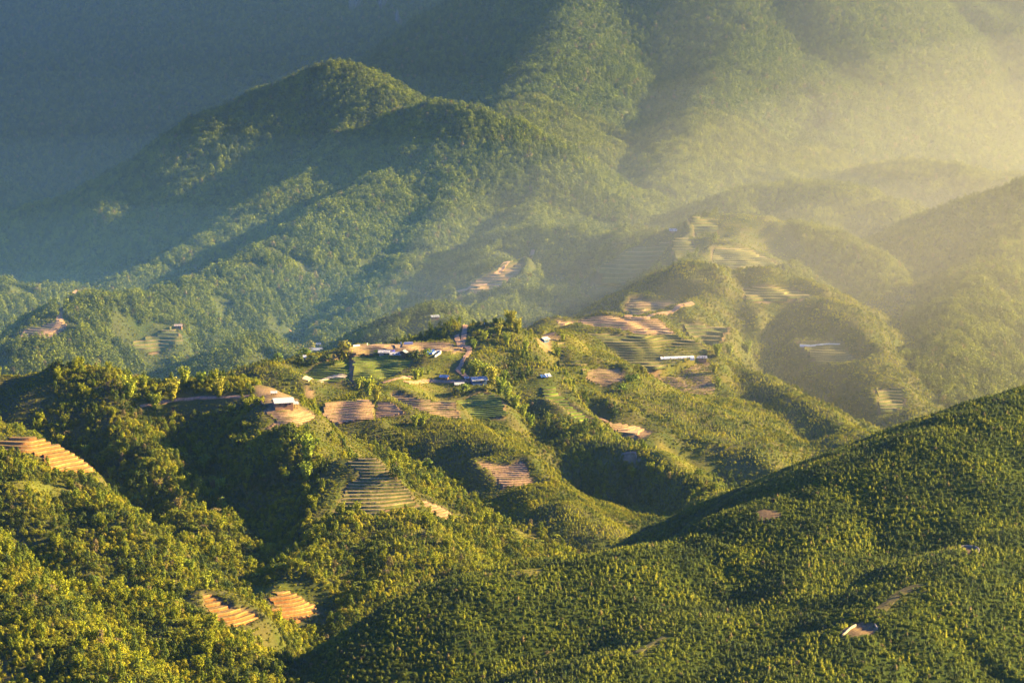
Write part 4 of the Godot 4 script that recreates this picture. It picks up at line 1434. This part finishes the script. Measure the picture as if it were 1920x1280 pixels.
func list_houses() -> void:
	house("timber_house", "timber house with pale grey metal roof on the spur above bare terraces", 530, 762, Vector3(10.0, 2.6, 6.5), 0.35, M.wood, M.zinc)
	house("shed", "small lean-to with pale roof beside the grey-roofed timber house", 551, 762, Vector3(3.4, 2.0, 3.0), 0.3, M.pale_wood, M.zinc, {"open": true, "category": "shed"})
	house("shed", "tiny white-roofed shed uphill of the grey-roofed timber house", 513, 741, Vector3(2.6, 1.8, 2.4), 0.2, M.pale_wood, M.white, {"open": true, "category": "shed"})
	house("hut", "hut with white roof and blue gable right of the bamboo knoll", 1021, 640, Vector3(7.0, 2.0, 5.0), 0.9, M.blue_wall, M.white, {"gable": M.blue, "category": "hut"})
	house("timber_house", "dark-walled house with grey roof among the village trees", 595, 661, Vector3(11.0, 2.8, 6.5), 0.05, M.wood, M.grey_roof)
	house("hut", "blue-walled hut with white roof at the village's left", 566, 675, Vector3(5.5, 2.6, 4.5), 0.1, M.blue_wall, M.white, {"category": "hut"})
	house("hut", "grey-roofed hut above the striped terraces", 720, 665, Vector3(8.5, 2.2, 5.0), 0.0, M.pale_wood, M.fibre, {"category": "hut"})
	house("hut", "long low brown-roofed hut left of the dark gable", 741, 668, Vector3(8.0, 1.8, 5.0), 0.1, M.wood, M.fibre, {"category": "hut"})
	house("hut", "dark hut with its gable facing the striped terraces", 757, 667, Vector3(7.0, 3.0, 5.0), 1.35, M.dark_wood, M.grey_roof, {"category": "hut"})
	house("hut", "small weathered hut under the village track", 833, 711, Vector3(6.0, 2.0, 4.0), -0.3, M.wood, M.fibre, {"category": "hut"})
	house("timber_house", "house with big grey roof and blue gable by the spur bamboo", 897, 718, Vector3(10.5, 2.4, 6.5), 0.35, M.blue_wall, M.grey_roof)
	house("shed", "pale-roofed shed below the village track", 861, 724, Vector3(6.5, 1.7, 4.0), 0.15, M.pale_wood, M.fibre, {"open": true, "category": "shed"})
	house("hut", "long white-roofed hut on top of the far spur", 1266, 435, Vector3(13.0, 2.0, 8.0), -0.1, M.wood, M.white, {"category": "hut"})
	house("hut", "grey-roofed hut at the right end of the white tunnel", 1316, 674, Vector3(8.5, 1.8, 5.0), 0.0, M.wood, M.grey_roof, {"category": "hut"})
	house("hut", "lone pale hut among dull terraces low in the left valley", 334, 614, Vector3(8.0, 2.2, 5.0), 0.0, M.wood, M.pale_wood, {"category": "hut"})
	house("hut", "white-roofed hut in the valley behind the tilled terraces", 728, 617, Vector3(8.0, 2.0, 5.0), 0.0, M.pale_wood, M.white, {"category": "hut"})
	house("hut", "dark-roofed hut in the valley left of the bamboo knoll", 815, 597, Vector3(8.0, 2.0, 5.0), 0.3, M.wood, M.grey_roof, {"category": "hut"})
	house("hut", "small white-walled hut on the road right of the bamboo grove", 988, 613, Vector3(6.0, 1.8, 4.0), 0.0, M.white, M.fibre, {"category": "hut"})
	house("shed", "small white shed behind the village's golden trees", 597, 648, Vector3(4.0, 2.0, 3.0), 0.0, M.white, M.white, {"category": "shed"})
	house("shed", "small pale shed left of the grey roof with blue gable", 875, 713, Vector3(2.2, 2.0, 2.0), 0.0, M.white, M.fibre, {"category": "shed"})
	tarp("blue tarpaulin shelter behind the village houses", 619, 648, 7.0, 4.0, 2.4, 0.1, M.violet)
	tarp("violet tarpaulin between the grey hut and the dark gable", 734, 662, 4.5, 3.0, 1.5, 0.0, M.violet)
	tarp("bright blue tarpaulin roof beside the curved white fence", 808, 664, 5.0, 4.0, 2.4, 0.2, M.blue)
	tarp("pale blue tarpaulin lying left of the white sheets", 1021, 707, 5.0, 3.0, 1.2, 0.2, M.blue)
	tarp("crumpled white sheet right of the pale blue tarpaulin", 1028, 706, 4.0, 3.5, 1.6, 0.5, M.white)
	tarp("small blue tarpaulin at the left end of the knoll grove", 911, 609, 2.5, 2.0, 1.2, 0.2, M.blue)
	tunnel("long low white plastic tunnel across the broad terraced hill", 1238, 1301, 674, 1.5)
	low_wall("fence", "curved white fence looping round a plot at the village's right", "fence", 1.3, 0.25, M.plastic, [811, 665, 818, 661, 826, 660, 826, 663, 820, 667, 812, 671])
	low_wall("plastic_strip", "white plastic strip along the top of the tilled terraces", "plastic strip", 1.1, 0.5, M.plastic, [688, 648, 720, 647, 752, 646], 6.0)
	low_wall("plastic_strip", "second white strip, right of the first above the tilled terraces", "plastic strip", 1.0, 0.5, M.plastic, [757, 647, 775, 646, 789, 646], 6.0)
	low_wall("plastic_strip", "short white strips at the left end of the tilled terraces", "plastic strip", 0.9, 0.5, M.plastic, [662, 652, 672, 651, 681, 650], 5.0)
	low_wall("plastic_strip", "thin pale strip across the hazy terraces on the right-hand slope", "plastic strip", 1.1, 0.5, M.plastic, [1500, 650, 1540, 649, 1582, 649], 8.0)
	low_wall("stone_wall", "pale low wall along the brown plot on the conifer hillside", "wall", 0.7, 0.35, M.stone, [1580, 1193, 1592, 1182, 1609, 1168])
	low_wall("stone_wall", "short low wall at the brown plot's right side", "wall", 0.6, 0.3, M.stone, [1641, 1172, 1646, 1180, 1648, 1187])
	low_wall("stone_wall", "round stone wall enclosing the pen high on the conifer hillside", "wall", 0.5, 0.3, M.stone, [1794, 1036, 1793, 1030, 1802, 1026, 1815, 1024, 1828, 1026, 1836, 1030, 1836, 1036, 1828, 1041])
	low_wall("stone_wall", "low wall round the small pen on the lit knob", "wall", 1.0, 0.35, M.stone, [1163, 862, 1168, 852, 1178, 850, 1192, 850, 1193, 862])
	low_wall("retaining_wall", "dark retaining wall running down left of the grey-roofed house", "wall", 1.6, 0.5, M.dark_wood, [484, 748, 489, 756, 494, 765])
	low_wall("stone_wall", "low pale wall on top of the bamboo knoll", "wall", 1.2, 0.4, M.stone, [866, 608, 880, 606, 897, 605])
	rock("tall pale rock face high on the dark far mountain", 712, 20, 30, 50, 4300)
	rock("small pale rock face right of the tall one on the far mountain", 741, 48, 20, 28, 4300)
	rock("faint rock patch left of the tall one on the far mountain", 660, 22, 30, 50, 4300)



func _ready() -> void:
	rng.seed = 4
	var cam := Camera3D.new()
	cam.name = "camera"
	cam.position = Vector3(0, CAM_Y, 0)
	cam.rotation_degrees = Vector3(-8.0, 0, 0)
	cam.fov = 16.815
	cam.far = 20000.0
	cam.near = 1.0
	add_child(cam)
	cam.current = true

	var sky_m := ProceduralSkyMaterial.new()
	sky_m.sky_top_color = Color(0.13, 0.38, 0.92)
	sky_m.sky_horizon_color = Color(0.42, 0.62, 0.9)
	sky_m.sky_curve = 0.2
	sky_m.ground_bottom_color = Color(0.16, 0.18, 0.12)
	sky_m.ground_horizon_color = Color(0.5, 0.52, 0.5)
	sky_m.sky_energy_multiplier = 0.5
	var env := Environment.new()
	env.background_mode = Environment.BG_SKY
	env.sky = Sky.new()
	env.sky.sky_material = sky_m
	env.tonemap_mode = Environment.TONE_MAPPER_LINEAR
	env.tonemap_exposure = 10.4
	env.sdfgi_enabled = true
	env.ssao_enabled = true
	env.ssil_enabled = true
	env.volumetric_fog_enabled = true
	env.volumetric_fog_density = 0.00004
	env.volumetric_fog_albedo = Color(0.6, 0.81, 1.0)
	env.volumetric_fog_anisotropy = 0.7
	env.volumetric_fog_length = 1024.0
	var we := WorldEnvironment.new()
	we.name = "environment"
	we.environment = env
	add_child(we)

	var sun := DirectionalLight3D.new()
	sun.name = "sun"
	sun.light_color = Color(1.0, 0.875, 0.55)
	sun.light_energy = 1.6
	sun.light_angular_distance = 0.5
	sun.shadow_enabled = true
	add_child(sun)
	var az := deg_to_rad(78.0)
	var el := deg_to_rad(21.0)
	sun.look_at_from_position(Vector3.ZERO, -Vector3(sin(az) * cos(el), sin(el), -cos(az) * cos(el)))

	# mist lying in the valley on the right, in front of the hazy mountain
	for b in [
		[2300, 60, 3100.0, 900, 500, 900, 0.00012, "far upper right corner"], [2300, 100, 3100.0, 1200, 640, 1000, 0.00010, "upper right corner of the valley"], [2300, 160, 3050.0, 1550, 760, 1100, 0.00008, "upper right valley"],
		[2250, 260, 3000.0, 1850, 800, 1200, 0.00006, "wide valley before the hazy mountain"], [2050, 480, 2150.0, 900, 420, 700, 0.00012, "valley between the rounded hills"], [2000, 520, 2150.0, 1250, 460, 800, 0.00007, "valley behind the terraced spur"],
		[1950, 640, 1750.0, 620, 260, 480, 0.00016, "side valley at the right edge"], [1900, 640, 1750.0, 1000, 400, 600, 0.00012, "lower right valley"],
		[380, 700, 2000.0, 1300, 180, 640, 0.00008, "foot of the near ridge's far side"], [400, 690, 2050.0, 1700, 290, 760, 0.00007, "hollow behind the near ridge"], [420, 680, 2100.0, 2100, 420, 900, 0.00006, "hollow under the twin mountain"], [440, 670, 2150.0, 2600, 540, 1000, 0.00003, "left valley under the twin mountain"],
		[420, 160, 4750.0, 4200, 1500, 640, 0.00004, "gap before the far blue mountain"],
	]:
		var fog := FogVolume.new()
		fog.name = numbered("mist")
		fog.shape = RenderingServer.FOG_VOLUME_SHAPE_ELLIPSOID
		fog.size = Vector3(b[3], b[4], b[5])
		fog.position = site(b[0], b[1], b[2])
		var fm := FogMaterial.new()
		fm.density = b[6] * (0.42 if b[1] < 300 and b[0] > 1000 else (0.7 if b[0] < 1000 else 0.8))
		fm.albedo = Color(0.98, 0.95, 0.84) if b[0] > 1000 else Color(0.5, 0.75, 1.0) if b[1] > 300 else Color(0.3, 0.67, 0.96)
		fog.material = fm
		add_child(fog)
		tag(fog, "pale mist in the " + b[7], "mist", "", "stuff")
	make_materials()
	survey()
	make_land()
	list_fields()
	roughen()
	list_paths()
	yards()
	for f in fields:
		build_field(f)
	sink_fields()
	find_seen()
	build_hills()
	for k in 4:
		crowns.append(leafy_crown(7 + k, 26, [0.85, 1.0, 0.9, 1.1][k], 0.25))
	for k in 3:
		crowns.append(young_conifer())
	for k in 3:
		crowns.append(leafy_crown(8, 20, 1.0 + 0.15 * k, 0.18))
	crowns.append(fern_crown())
	crowns.append(fern_crown())
	crowns.append(grass_tuft())
	for k in 3:
		trunks.append(trunk_shape(0.75, 0.05, 4))
	for k in 4:
		bamboo.append(bamboo_shapes(9 + k * 2))
	crowns.append(bamboo[0][1])
	crowns.append(bamboo[2][1])
	scatter()
	settle_picks()
	build_buckets()
	list_plants()
	list_houses()
